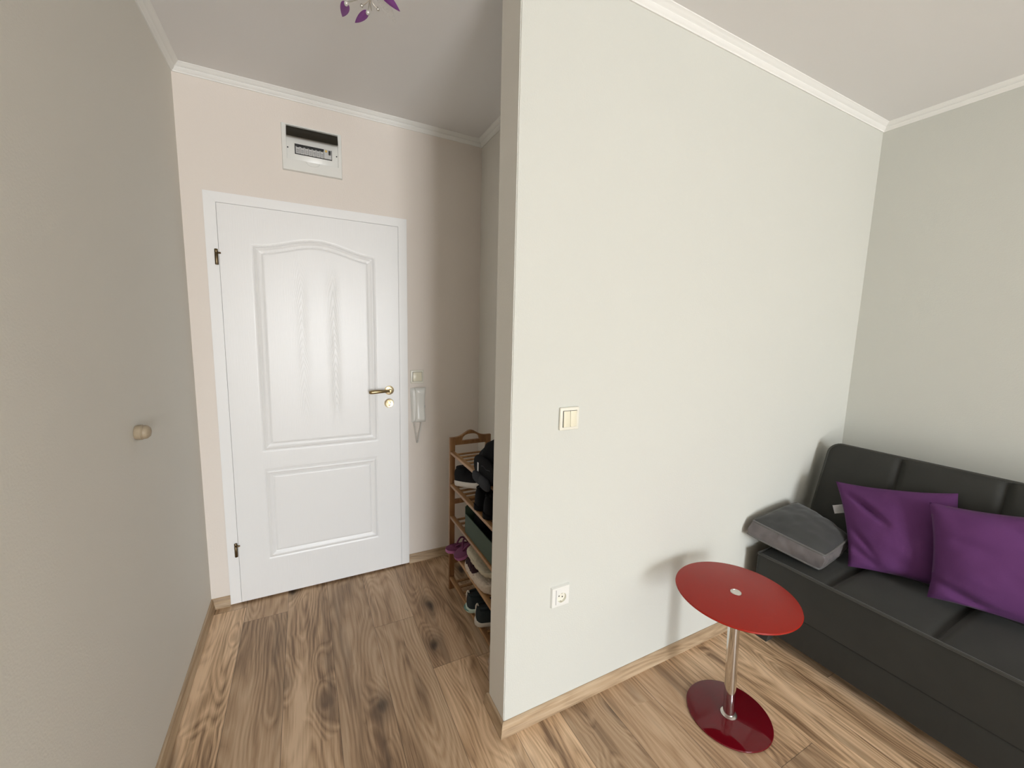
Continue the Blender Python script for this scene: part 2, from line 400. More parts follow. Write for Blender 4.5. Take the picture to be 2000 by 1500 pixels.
# ---------------------------------------------------------------- entrance door
dr = empty('door_1', ((D0+D1)/2, D, 0)); dr['kind'] = 'structure'
cf = D-.020; LI, RI, TI = -.334, .491, 2.012       # opening inside the casing
DTOP = 2.06
bm = BM()
def casing(poly, y0=cf, y1=D+.001):
    a = [bm.verts.new((x, y0, z)) for x, z in poly]; b = [bm.verts.new((x, y1, z)) for x, z in poly]
    bm.faces.new(a); bm.faces.new(b[::-1])
    for i in range(4): j = (i+1) % 4; bm.faces.new((a[i], b[i], b[j], a[j]))
mg = .0003
casing([(D0, .010), (LI-.0017, .010), (LI-.0017, TI+.0017), (D0, DTOP-mg)])
casing([(RI+.0017, .010), (D1, .010), (D1, DTOP-mg), (RI+.0017, TI+.0017)])
casing([(LI-.0017, TI+.0017+mg), (RI+.0017, TI+.0017+mg), (D1, DTOP), (D0, DTOP)])
bmesh.ops.bevel(bm, geom=[e for e in bm.edges if e.verts[0].co.y < D-.01 and e.verts[1].co.y < D-.01], offset=.0015, segments=2, affect='EDGES')
box(bm, D0+.030, LI-.0017, D-.01, D+.085, .010, 2.03); box(bm, RI+.0017, D1-.030, D-.01, D+.085, .010, 2.03); box(bm, LI-.0017, RI+.0017, D-.01, D+.085, TI+.0017, 2.03)
obj('door_frame', bm, M_frame, dr, world=True)
# leaf with pressed panels
lf = D-.0215
def prof_d(d):
    # groove, raised ridge, groove around a flat field
    def gv(c, w, dep): return -dep*math.exp(-((d-c)/w)**2)
    h = gv(0, .0032, .0032)+gv(.0345, .0032, .0034)
    if -.004 < d < .037:
        t = d/.0345; h += .0030*math.exp(-((d-.012)/.0045)**2) - .0022*max(0, min(1, (d-.016)/.012))*max(0, min(1, (.0355-d)/.003))
    return h
def topz(x, base, amp):
    t = (x-.083)/.20
    return base+amp*math.exp(-(t*t)*2.3) if abs(x-.083) < .5 else base
def smoothtop(x):
    u = abs((x-.083)/.280); u = min(1, u)
    return 1.833+.052*(0.5+0.5*math.cos(math.pi*min(1, u*1.0)))
bm = BM()
x0, x1, z0, z1 = LI, RI, .012, TI
NX, NZ = 206, 500
def hf(u, v):
    x = x0+(x1-x0)*u; z = z0+(z1-z0)*v
    d1 = min(x+.198, .361-x, z-.815, smoothtop(x)-z); d2 = min(x+.198, .3555-x, z-.2265, .7095-z)
    h = 0
    if d1 > -.012: h += prof_d(d1)
    if d2 > -.012: h += prof_d(d2)
    return Vector((x, lf-h, z))
V = grid(bm, hf, NX, NZ)
# close the sides and back
bk = D+.02
def wall_strip(vs):
    b = [bm.verts.new((v.co.x, bk, v.co.z)) for v in vs]
    for i in range(len(vs)-1): bm.faces.new((vs[i], vs[i+1], b[i+1], b[i]))
wall_strip([V[0][j] for j in range(NZ+1)]); wall_strip([V[-1][j] for j in range(NZ+1)])
wall_strip([V[i][0] for i in range(NX+1)]); wall_strip([V[i][-1] for i in range(NX+1)])
vs = [bm.verts.new((a, bk+.0001, b)) for a, b in ((x0, z0), (x1, z0), (x1, z1), (x0, z1))]; bm.faces.new(vs)
# grain on the fields of the leaf
M_leaf = bpy.data.materials.new('white door foil with pressed grain'); M_leaf.use_nodes = True
g = NG(M_leaf); t = M_leaf.node_tree; p = t.nodes['Principled BSDF']
p.inputs['Base Color'].default_value = (0.86, 0.86, 0.85, 1); p.inputs['Roughness'].default_value = .33
tcn = t.nodes.new('ShaderNodeTexCoord'); sp = t.nodes.new('ShaderNodeSeparateXYZ'); t.links.new(tcn.outputs['Object'], sp.inputs[0])
X, Y, Z = sp.outputs
def strip(cx, off):
    dx = g.math('SUBTRACT', X, cx)
    ab = g.math('ABSOLUTE', dx)
    # inverted V rings stacked up the strip
    q = g.math('ADD', g.math('MULTIPLY', Z, 1.0), g.math('MULTIPLY', g.math('POWER', ab, 1.3), 15.0))
    q = g.math('ADD', q, g.math('MULTIPLY', g.noise(g.comb(g.math('MULTIPLY', X, 9), off, g.math('MULTIPLY', Z, 2.3)), 1, 2), .35))
    r = g.math('PINGPONG', g.math('MULTIPLY', q, 21.0), .5)
    msk = g.maprange(ab, .050, .012, 0, 1)
    return g.math('MULTIPLY', g.math('MULTIPLY', r, 2), msk)
zc = g.math('SUBTRACT', Z, 1.35); zm = g.maprange(g.math('ABSOLUTE', zc), .50, .30, 0, 1)
rr = g.math('ADD', strip(-.075, 1.0), g.math('MULTIPLY', strip(.072, 5.0), 1.4))
fine = g.noise(g.comb(g.math('MULTIPLY', X, 380), Y, g.math('MULTIPLY', Z, 9)), 1, 3)
hh = g.math('ADD', g.math('MULTIPLY', g.math('MULTIPLY', rr, zm), .30), g.math('MULTIPLY', fine, .25))
b = t.nodes.new('ShaderNodeBump'); b.inputs['Strength'].default_value = .8; b.inputs['Distance'].default_value = .0016
t.links.new(g.mix(g.math('MULTIPLY', g.math('POWER', g.math('MULTIPLY', rr, zm), 3.0), .20), (0.86, 0.86, 0.85, 1), (0.60, 0.60, 0.57, 1)), p.inputs['Base Color'])
t.links.new(hh, b.inputs['Height']); t.links.new(b.outputs[0], p.inputs['Normal'])
leaf = obj('door_leaf', bm, M_leaf, dr, smooth=30, world=True)
# hinges
for zc_, mm in ((1.766, M_bronze), (.306, M_bronze)):
    bm = BM(); hx = -.344
    lathe(bm, [(0, -.036), (.0062, -.036), (.0072, -.034), (.0072, .018), (.0066, .019), (.0072, .020), (.0072, .034), (.006, .036), (0, .036)], (hx, cf-.0075, zc_), n=16)
    tube(bm, [(hx+.006, cf-.007, zc_+.019), (hx+.017, cf-.004, zc_+.019)], .0042, 8)
    obj('hinge', bm, mm, dr, smooth=40, world=True)
# handle
bm = BM()
lathe(bm, [(0, 0), (.0255, 0), (.0262, .003), (.0245, .007), (.018, .009), (.014, .0095), (0, .0095)], (.432, lf, 1.101), axis=(0, -1, 0), n=32)
hr = obj('handle_rose', bm, M_brassl, dr, smooth=35, world=True)
bm = BM()
lathe(bm, [(0, .008), (.0095, .008), (.0095, .030), (.011, .036), (.011, .046), (.008, .051), (0, .052)], (.432, lf, 1.101), axis=(0, -1, 0), n=20)
pts = [(.434-.118*t_, lf-.044-.004*math.sin(t_*3), 1.1015+.002*math.sin(t_*math.pi)-.003*t_) for t_ in [i/16 for i in range(17)]]
tube(bm, pts, lambda s: .0072+.0036*math.sin(min(1, s*1.05)*math.pi*.62)**2-(.004 if s > .97 else 0), 12)
obj('door_handle', bm, M_brass, dr, smooth=40, world=True)
bm = BM()
lathe(bm, [(0, 0), (.0255, 0), (.0262, .003), (.0235, .0065), (.021, .006), (.018, .0055), (0, .0055)], (.430, lf, 1.026), axis=(0, -1, 0), n=32)
kr = obj('lock_rose', bm, M_brassl, dr, smooth=35, world=True)
bm = BM(); lathe(bm, [(0, .005), (.009, .005), (.009, .012), (.008, .013), (0, .013)], (.430, lf, 1.031), axis=(0, -1, 0), n=20)
box(bm, .4255, .4345, lf-.0125, lf-.005, 1.010, 1.028, .002)
kc = obj('lock_cylinder', bm, M_brassl, dr, smooth=40, world=True)
bm = BM(); box(bm, .4335, .4365, lf-.0142, lf-.0128, 1.0285, 1.0345); obj('keyhole', bm, M_blk, dr, world=True)

# ---------------------------------------------------------------- fuse box above the door
fb = empty('fuse_box', (.079, D, 2.213))
tag(fb, 'white flush fuse box with raised dark smoked flap on the wall above the door', 'fuse box')
yf = D
bm = BM()
X0, X1, Z0, Z1 = -.057, .214, 2.213, 2.429
def ringframe(bm, X0, X1, Z0, Z1, a0, a1, c0, c1, y0, y1):
    o_ = [(X0, Z0), (X1, Z0), (X1, Z1), (X0, Z1)]; i_ = [(a0, c0), (a1, c0), (a1, c1), (a0, c1)]
    ov = [bm.verts.new((x, y1, z)) for x, z in o_]; fv = [bm.verts.new((x+(.003 if x == X0 else -.003), y0, z+(.003 if z == Z0 else -.003))) for x, z in o_]
    iv = [bm.verts.new((x, y0, z)) for x, z in i_]; ib = [bm.verts.new((x, y1, z)) for x, z in i_]
    for k in range(4):
        j = (k+1) % 4
        bm.faces.new((ov[k], ov[j], fv[j], fv[k])); bm.faces.new((fv[k], fv[j], iv[j], iv[k])); bm.faces.new((iv[k], iv[j], ib[j], ib[k]))
ringframe(bm, X0, X1, Z0, Z1, -.036, .196, 2.266, 2.421, yf-.015, yf-.0005)
obj('surround', bm, M_plw, fb, smooth=30, world=True, recalc=False)
bm = BM(); box(bm, -.036, .196, yf-.006, yf-.0005, 2.266, 2.421, .001)
# half-round finger notch below the opening
pts = [(.078+.030*math.cos(a), yf-.0152, 2.266+.019*math.sin(a)) for a in [math.pi+math.pi*k/12 for k in range(13)]]
tube(bm, pts, .0015, 6)
obj('inner_cover', bm, M_plw, fb, smooth=30, world=True)
bm = BM(); box(bm, -.001, .167, yf-.0075, yf-.0058, 2.296, 2.344); obj('device_opening', bm, M_blk, fb, world=True)
# smoked flap, flipped up, curved
bm = BM()
def flap(u, v):
    a = v*1.35; return Vector((-.0345+.2295*u, yf-.008-.030*math.sin(a)*(.9 if 0 else 1), 2.419-.055*v))
grid(bm, flap, 2, 10); bmesh.ops.solidify(bm, geom=bm.faces[:], thickness=.0025)
obj('smoked_flap', bm, M_dark, fb, smooth=40, world=True)
edges_x = [.003, .023, .043, .060, .077, .0945, .112, .129]
for k in range(7):
    a, b_ = edges_x[k]+.0006, edges_x[k+1]-.0006
    bm = BM(); box(bm, a, b_, yf-.013, yf-.006, 2.299, 2.331, .0008)
    mo = obj('circuit_breaker', bm, M_grey, fb, world=True)
    bm = BM(); box(bm, (a+b_)/2-.0055, (a+b_)/2+.0055, yf-.018, yf-.012, 2.327, 2.337, .001); sw = obj('toggle', bm, M_blk, mo)
    sw.data.transform(Matrix.Translation((-fb.location.x, -fb.location.y, -fb.location.z)))
    bm = BM()
    for q in range(3): box(bm, a+.003, b_-.003, yf-.0134, yf-.0128, 2.304+q*.006, 2.3055+q*.006)
    pr = obj('printed_lines', bm, M_shoegr, mo); pr.data.transform(Matrix.Translation(-fb.location))
bm = BM(); box(bm, .1298, .1645, yf-.013, yf-.006, 2.299, 2.343, .0008); rc = obj('residual_current_switch', bm, M_grey, fb, world=True)
bm = BM(); box(bm, .151, .161, yf-.018, yf-.012, 2.318, 2.338, .001); q_ = obj('toggle', bm, M_blk, rc); q_.data.transform(Matrix.Translation(-fb.location))
bm = BM(); lathe(bm, [(0, .0125), (.0055, .0125), (.005, .0165), (0, .017)], (.140, yf, 2.334), axis=(0, -1, 0), n=16); q_ = obj('test_button', bm, M_yel, rc, smooth=40); q_.data.transform(Matrix.Translation(-fb.location))
for sx_ in (-.031, .189):
    bm = BM(); lathe(bm, [(0, .005), (.0032, .005), (.003, .0075), (0, .0078)], (sx_, yf, 2.321), axis=(0, -1, 0), n=12); obj('screw', bm, M_shoegr, fb, smooth=40, world=True)

# ---------------------------------------------------------------- switches and socket
def plate(bm, cx, z0, sz, yb, out=.010, win=.028):
    box(bm, cx-sz/2, cx+sz/2, yb-out, yb-.0003, z0, z0+sz, .0035, 3)
def light_switch(cx, z0, sz, yb, n, label, mp, mr):
    t_ = empty('light_switch', (cx, yb, z0)); tag(t_, label, 'light switch')
    bm = BM(); plate(bm, cx, z0, sz, yb); obj('frame', bm, mp, t_, smooth=35, world=True)
    w_ = sz*.70; a0 = cx-w_/2; c0 = z0+(sz-w_)/2
    bm = BM(); box(bm, a0-.0012, a0+w_+.0012, yb-.0106, yb-.009, c0-.0012, c0+w_+.0012); obj('gap_line', bm, M_shoegr, t_, world=True)
    for k in range(n):
        bm = BM(); box(bm, a0+w_/n*k+.0005, a0+w_/n*(k+1)-.0005, yb-.0145, yb-.010, c0, c0+w_, .0015)
        for v in bm.verts:
            if v.co.y < yb-.0125: v.co.y += (v.co.z-c0-w_/2)*.05
        obj('rocker', bm, mr, t_, smooth=35, world=True)
light_switch(.598, 1.134, .078, D, 1, 'cream single-rocker light switch on the hall wall beside the door, above the intercom', M_plc2, M_plc)
light_switch(.822, 1.1155, .0805, B, 2, 'cream double-rocker light switch on the bright partition wall', M_plc2, M_plc)
so = empty('power_socket', (.816, B, .443)); tag(so, 'white round power socket low on the bright partition wall', 'power socket')
bm = BM()
sz = .080; cx, cz = .816, .4835
# plate with a round recess
N = 40; rr_ = .0195; cxr, czr = .8215, .477
sqp = []
for k in range(N):
    a = 2*math.pi*k/N; c_, s_ = math.cos(a), math.sin(a); m_ = max(abs(c_), abs(s_)); sqp.append((cx+sz/2*c_/m_, cz+sz/2*s_/m_))
outb = [bm.verts.new((x, B-.0004, z)) for x, z in sqp]
outf = [bm.verts.new((cx+(x-cx)*.93, B-.010, cz+(z-cz)*.93)) for x, z in sqp]
rin = [bm.verts.new((cxr+rr_*math.cos(2*math.pi*k/N), B-.0105, czr+rr_*math.sin(2*math.pi*k/N))) for k in range(N)]
for k in range(N):
    j = (k+1) % N; bm.faces.new((outb[k], outb[j], outf[j], outf[k])); bm.faces.new((outf[k], outf[j], rin[j], rin[k]))
obj('frame', bm, M_plw, so, smooth=35, world=True)
bm = BM()
lathe(bm, [(rr_, .0105), (rr_*.97, .0102), (rr_*.93, .0015), (0, .0012)], (cxr, B, czr), axis=(0, -1, 0), n=40)
obj('recess', bm, M_plc2, so, smooth=35, world=True)
for dx, dz in ((-.0075, .003), (.0075, -.003)):
    bm = BM(); lathe(bm, [(0, .0012), (.0028, .0012), (.0027, .0020), (0, .0021)], (cxr+dx, B, czr+dz), axis=(0, -1, 0), n=12); obj('pin_hole', bm, M_blk, so, world=True)
for s_ in (1, -1):
    bm = BM(); box(bm, cxr-.002, cxr+.002, B-.009, B-.0015, czr+s_*.0165-.001, czr+s_*.0165+.001); obj('earth_clip', bm, M_satin, so, world=True)
bm = BM(); box(bm, .7945, .7955, B-.0109, B-.0085, .455, .513); obj('cover_seam', bm, M_shoegr, so, world=True)

# ---------------------------------------------------------------- intercom handset
ic = empty('intercom_handset', (.598, D, .77)); tag(ic, 'white wall intercom handset with a coiled cord beside the door', 'intercom')
bm = BM()
def rounded_slab(bm, x0, x1, z0, z1, y0, y1, top_w=0.0, nx=10, nz=24, bul=.004):
    # front face as a bulged grid, tapering down
    def fn(u, v):
        z = z0+(z1-z0)*v; tp = (1-v)*top_w; a, b = x0+tp, x1-tp
        e = min(1, math.sqrt(max(0, 1-(2*u-1)**2))*1.35); ez = min(1, math.sqrt(max(0, 1-(2*v-1)**8)))
        y = y0+(y1-y0)*(.0 + (e*ez))
        return Vector((a+(b-a)*u, y, z+.004*math.sin(u*math.pi)*(1 if v > .5 else 0)*v))
    grid(bm, fn, nx, nz)
rounded_slab(bm, .557, .643, .897, 1.103, D-.001, D-.020, .006, 12)
obj('base_plate', bm, M_plw, ic, smooth=40, world=True)
bm = BM()
def hs(u, v):
    z = .899+.209*v; wv = .032-.006*math.sin(v*math.pi)
    depth = .050-.017*math.sin(v*math.pi)
    a = math.pi*(u)
    x = .612+wv*math.copysign(abs(math.cos(a))**.6, -math.cos(a)); e = abs(math.sin(a))**.5*min(1, math.sqrt(max(0, 1-(2*v-1)**6))+.0)
    return Vector((x, D-.018-(depth-.018)*e, z+.002*math.sin(a)*(1 if v > .5 else -.3)))
grid(bm, hs, 16, 28); bmesh.ops.holes_fill(bm, edges=bm.edges)
obj('receiver', bm, M_plw, ic, smooth=50, world=True)
bm = BM(); box(bm, .634, .641, D-.026, D-.015, .985, 1.0, .001); obj('side_button', bm, M_grey, ic, smooth=40, world=True)
bm = BM(); path = []
for k in range(41):
    s_ = k/40
    if s_ < .5: q = s_*2; x = .573+(.593-.573)*q**.8; z = .902-(.902-.772)*q
    else: q = (s_-.5)*2; x = .593+(.622-.593)*q**.9; z = .772+(.902-.772)*q
    path.append(Vector((x, D-.014-.006*math.sin(s_*math.pi), z)))
coil = []; turns = 44; NN = turns*10
for k in range(NN+1):
    s_ = k/NN*40; i = min(39, int(s_)); c = path[i].lerp(path[i+1], s_-i); a = 2*math.pi*turns*k/NN
    d = (path[i+1]-path[i]).normalized(); n1 = d.cross(Vector((0, 1, 0))).normalized(); coil.append(c+n1*.0048*math.cos(a)+Vector((0, 1, 0))*.0048*math.sin(a))
tube(bm, coil, .0011, 5); obj('coiled_cord', bm, M_plw, ic, smooth=True, world=True)

# ---------------------------------------------------------------- door stopper knob on the left wall
bm = BM(); lathe(bm, [(0, .0), (.021, .0), (.023, .004), (.0235, .016), (.0215, .0185), (.0205, .0195), (.0215, .021), (.020, .028), (.014, .0345), (.006, .037), (0, .0375)], (XL+.0005, 1.600, 1.118), axis=(1, 0, 0), n=32)
k = obj('door_stopper', bm, M_knob, None, smooth=35, world=True); tag(k, 'small round light wooden stopper knob on the left wall', 'door stopper')

# ---------------------------------------------------------------- ceiling lamp
cl = empty('ceiling_lamp', (.225, 1.20, CEIL)); tag(cl, 'chrome hall ceiling lamp with purple and clear glass leaves', 'ceiling lamp')
HB = Vector((.225, 1.20, 2.44))
bm = BM(); lathe(bm, [(0, -.03), (.02, -.028), (.055, -.018), (.065, -.006), (.065, 0), (0, 0)], (.225, 1.20, CEIL), n=32); obj('canopy', bm, M_chrome, cl, smooth=35, world=True)
bm = BM(); tube(bm, [(.225, 1.20, CEIL-.02), tuple(HB)], .007, 12); lathe(bm, [(0, -.03), (.012, -.026), (.022, -.01), (.022, .01), (.010, .024), (0, .026)], HB, n=20); obj('stem', bm, M_chrome, cl, smooth=40, world=True)
def arc(a, b, sag=.03, n=12):
    a, b = Vector(a), Vector(b)
    return [a.lerp(b, i/n)+Vector((0, 0, -sag*math.sin(math.pi*i/n))) for i in range(n+1)]
def leaf_mesh(base, tip, width, nrm, mname='leaf', m=None, parent=None, curl=.12):
    base, tip = Vector(base), Vector(tip); ax = tip-base; L = ax.length; ax.normalize(); nn = Vector(nrm); nn = (nn-ax*nn.dot(ax)).normalized(); sd = ax.cross(nn)
    bm = BM()
    def fn(u, v):
        wv = width*1.25*(v**.45)*(1-v)**.9*1.28 if 0 < v < 1 else .0004
        s_ = (u-.5)*2
        return base+ax*L*v+sd*wv*.5*s_+nn*(curl*L*(4*v*(1-v))*.35 - abs(s_)**2*wv*.12)
    grid(bm, fn, 10, 18); bmesh.ops.solidify(bm, geom=bm.faces[:], thickness=.003)
    return obj(mname, bm, m, parent, smooth=40, world=True)
# leaves, branches and beads the photo shows
vw = Vector((.1, -.75, -.6))
spec = [((.139, 1.308, 2.331), (.134, 1.366, 2.329), .036, M_leafp),
        ((.196, 1.314, 2.332), (.168, 1.371, 2.328), .028, M_leafp),
        ((.205, 1.222, 2.338), (.275, 1.267, 2.330), .032, M_leafp),
        ((.214, 1.250, 2.340), (.273, 1.314, 2.328), .042, M_leafc)]
for k, (a, b, wd, m_) in enumerate(spec):
    obj_ = leaf_mesh(a, b, wd, (-.25, -.75, -.7), 'leaf', m_, cl)
    if m_ is M_leafc: obj_['label'] = 'clear frosted glass leaf'
    else: obj_['label'] = 'purple glass leaf'
    bm = BM(); lathe(bm, [(0, -.006), (.0045, -.004), (.006, 0), (.0045, .004), (0, .006)], Vector(a)+Vector((0, 0, -.003)), n=12); obj('bead', bm, M_bead, cl, smooth=True, world=True)
fork = Vector((.197, 1.283, 2.345))
tw = [((.178, 1.301, 2.332)), ((.219, 1.290, 2.331)), ((.196, 1.312, 2.333)), ((.204, 1.303, 2.330))]
bm = BM(); tube(bm, arc(HB, fork, .05), .0028, 8)
for q in tw: tube(bm, arc(fork, q, .003, 6), .0014, 6)
obj('branch', bm, M_satin, cl, smooth=True, world=True)
for q in ((.178, 1.301, 2.332), (.219, 1.290, 2.331)):
    bm = BM(); lathe(bm, [(0, -.005), (.004, -.003), (.0045, 0), (.003, .004), (0, .005)], q, n=10); obj('bud', bm, M_satin, cl, smooth=True, world=True)
for a in ((.139, 1.308, 2.331), (.205, 1.222, 2.338), (.214, 1.250, 2.340)):
    bm = BM(); tube(bm, arc(HB, a, .045), .0022, 8); obj('branch', bm, M_satin, cl, smooth=True, world=True)
# the rest of the crown, above the picture's edge
for k in range(7):
    a = math.radians(95+k*40); rr_ = .17
    if 40 < (math.degrees(a) % 360) < 100: continue
    e = HB+Vector((math.cos(a)*rr_*.7, math.sin(a)*rr_*.55-.04, -.02-.02*(k % 2)))
    t_ = e+Vector((math.cos(a)*.075, math.sin(a)*.055, -.02))
    if e.y > 1.17: continue
    bm = BM(); tube(bm, arc(HB, e, .03), .0022, 8); obj('branch', bm, M_satin, cl, smooth=True, world=True)
    o_ = leaf_mesh(e, t_, .045, (0, -.3, -1), 'leaf', M_leafp if k % 3 else M_leafc, cl)
    o_['label'] = 'purple glass leaf' if k % 3 else 'clear frosted glass leaf'

# ---------------------------------------------------------------- sofa bed
SY1, SY0 = 1.086, -.816                 # left and right ends
NM = 6; seams = [SY1-.292-(.326)*k for k in range(0, 6)]
seams = [y for y in seams if y > SY0+.1]
sf = empty('sofa_bed', (2.30, (SY0+SY1)/2, 0)); tag(sf, 'charcoal velvet sofa bed against the right wall', 'sofa')
XF, XB, ZS, ZM = 1.925, 2.40, .420, .212
def seamf(y, wd=.016):
    return sum(math.exp(-((y-s_)/wd)**2) for s_ in seams)
def puff(y):
    ed = [SY1]+seams+[SY0]
    for a, b in zip(ed, ed[1:]):
        if b <= y <= a: t_ = (y-b)/(a-b); return math.sin(math.pi*t_)**.5
    return 0
def ycoords(n):
    return lambda u: SY0+(SY1-SY0)*u
bm = BM()
SECT = []
def seat_pt(t_, y):
    """closed section in (x,z), t_ in 0..1 starting at the front bottom"""
    ed = max(0, min(1, min(SY1-y, y-SY0)/.018)); ed = math.sqrt(1-(1-ed)**2)
    hw, z0_, z1_ = (XB-XF)/2, ZM, ZS
    if t_ < .25: v = t_/.25; x = XF - .004*math.sin(math.pi*v); z = z0_+(z1_-z0_)*v
    elif t_ < .75:
        v = (t_-.25)/.5; x = XF+(XB-XF)*v
        f_ = max(0, math.sin(math.pi*min(1, v*1.15+.0)))**.6 if v < .87 else 0
        crown_ = .022*math.sin(math.pi*v)**.7
        edge = min(1, v/.10)*min(1, (1-v)/.06+.3)
        z = z1_-.004+crown_*(.25+.75*puff(y)) - .016*seamf(y)*edge
    else: v = (t_-.75)/.25; x = XB; z = z1_-(z1_-z0_)*v
    return Vector((x+.010*(1-ed)*(1 if t_ < .25 else 0), y, z-.012*(1-ed)*(1 if .25 <= t_ <= .75 else 0)))
NY = 380
V = grid(bm, lambda u, v: seat_pt(v, SY0+(SY1-SY0)*u), NY, 56)
for col in (V[0], V[-1]): bm.faces.new(col)
for i in range(NY): bm.faces.new((V[i][0], V[i+1][0], V[i+1][-1], V[i][-1]))
obj('seat', bm, M_sofa, sf, smooth=38, world=True)
# piping round the front of the seat
bm = BM()
pts = [(XF+.012+ (XB-.05-XF)*(1-k/14), SY0+.002, ZS-.004) for k in range(15)]
pts += [(XF+.004, SY0+.006, ZS-.001)]+[(XF-.002, SY0+.015+(SY1-SY0-.03)*k/60, ZS+.001+.0015*puff(SY0+.015+(SY1-SY0-.03)*k/60)) for k in range(61)]+[(XF+.004, SY1-.006, ZS-.001)]
pts += [(XF+.012+(XB-.05-XF)*k/14, SY1-.002, ZS-.004) for k in range(15)]
tube(bm, pts, .0062, 10); obj('piping', bm, M_pipe, sf, smooth=True, world=True)
# storage base with arched end panels that reach the floor
bm = BM()
box(bm, XF+.006, 2.55, SY0+.020, SY1-.020, .062, ZM-.004, .006, 3)
obj('storage_base', bm, M_sofa, sf, smooth=35, world=True)
for s_, ye in ((1, SY1-.022), (-1, SY0+.022)):
    bm = BM(); pr = [(0, .0), (0, .075)]
    w_ = .062
    for k in range(9):
        a = math.pi/2*k/8; pr.append((-s_*(w_+.025*math.sin(a)-.0), .0+.075-.0*k if k == 8 else .012+.063*(1-math.cos(a)) if k else .0))
    poly = [(ye, 0.0), (ye, .075), (ye-s_*(w_+.028), .075), (ye-s_*(w_+.020), .066), (ye-s_*(w_+.010), .055), (ye-s_*(w_+.003), .038), (ye-s_*w_, .018), (ye-s_*(w_-.004), 0.0)]
    for xa, xb_ in ((XF+.008, XF+.060), (2.48, 2.53)):
        bm_ = BM(); a = [bm_.verts.new((xa, y, z)) for y, z in poly]; b = [bm_.verts.new((xb_, y, z)) for y, z in poly]
        bm_.faces.new(a); bm_.faces.new(b[::-1])
        for i in range(len(poly)): j = (i+1) % len(poly); bm_.faces.new((a[i], b[i], b[j], a[j]))
        obj('leg', bm_, M_sofa, sf, world=True)
    bm.free()
# backrest
ang = math.atan2(.162, .48); U = Vector((math.sin(ang), 0, math.cos(ang))); Nb = Vector((math.cos(ang), 0, -math.sin(ang)))
O = Vector((2.322, 0, .42)); HL = .517; TH = .115
def back_pt(h, y, d):
    p_ = O+U*h+Nb*d; return Vector((p_.x, y, p_.z))
bm = BM(); rc_ = .055
def corner(y, h):
    # rounded top corners: pull the outline in
    dy = rc_-(SY1-y) if y > SY1-rc_ else (rc_-(y-SY0) if y < SY0+rc_ else 0)
    dy = max(0, dy); top = HL-rc_+math.sqrt(max(0, rc_*rc_-dy*dy)); return top
def bfront(u, v):
    # cluster columns near the ends so that the corner is round
    y = SY0+(SY1-SY0)*u
    e = .5-.5*math.cos(math.pi*u); y = SY0+(SY1-SY0)*(.75*u+.25*e)
    top = corner(y, 0); h = -.02+(top+.02)*v
    edge = min(1, (top-h)/.03)*min(1, min(SY1-y, y-SY0)/.03); edge = max(0, edge); edge = math.sqrt(1-(1-edge)**2)
    d = -(.012*puff(y)**1.0)*edge + .013*seamf(y)*min(1, (top-h)/.02) - .004
    return back_pt(h, y, d)
V = grid(bm, bfront, 380, 40)
def bback(u, v):
    e = .5-.5*math.cos(math.pi*u); y = SY0+(SY1-SY0)*(.75*u+.25*e)
    top = corner(y, 0)-.008; h = -.10+(top+.10)*v; return back_pt(h, y, TH)
Wb = grid(bm, bback, 380, 4)
for i in range(380): bm.faces.new((V[i][-1], V[i+1][-1], Wb[i+1][-1], Wb[i][-1])); bm.faces.new((V[i][0], Wb[i][0], Wb[i+1][0], V[i+1][0]))
bm.faces.new([V[0][j] for j in range(41)]+[Wb[0][j] for j in range(4, -1, -1)]); bm.faces.new([V[-1][j] for j in range(41)]+[Wb[-1][j] for j in range(4, -1, -1)])
obj('backrest', bm, M_sofa, sf, smooth=38, world=True)
def outline(off=0.0, d=0.0):
    pts = []
    for k in range(12): pts.append((SY1+off, -.0+(HL-rc_)*k/12))
    for k in range(9): a = math.pi/2*k/8; pts.append((SY1-rc_+(rc_+off)*math.cos(a), HL-rc_+(rc_+off)*math.sin(a)))
    for k in range(1, 40): pts.append((SY1-rc_-(SY1-SY0-2*rc_)*k/40, HL+off))
    for k in range(9): a = math.pi/2*k/8; pts.append((SY0+rc_-(rc_+off)*math.sin(a), HL-rc_+(rc_+off)*math.cos(a)))
    for k in range(12): pts.append((SY0-off, (HL-rc_)*(1-k/12)))
    return [back_pt(h, y, d) for y, h in pts]
bm = BM(); tube(bm, outline(0, -.002), .0058, 10); obj('piping', bm, M_pipe, sf, smooth=True, world=True)
bm = BM(); tube(bm, outline(-.004, TH), .0058, 10); obj('piping', bm, M_pipe, sf, smooth=True, world=True)
# hinge rail that joins back and base behind the seat
bm = BM(); box(bm, 2.42, 2.50, SY0+.05, SY1-.05, .20, .36); obj('hinge_rail', bm, M_blk, sf, world=True)

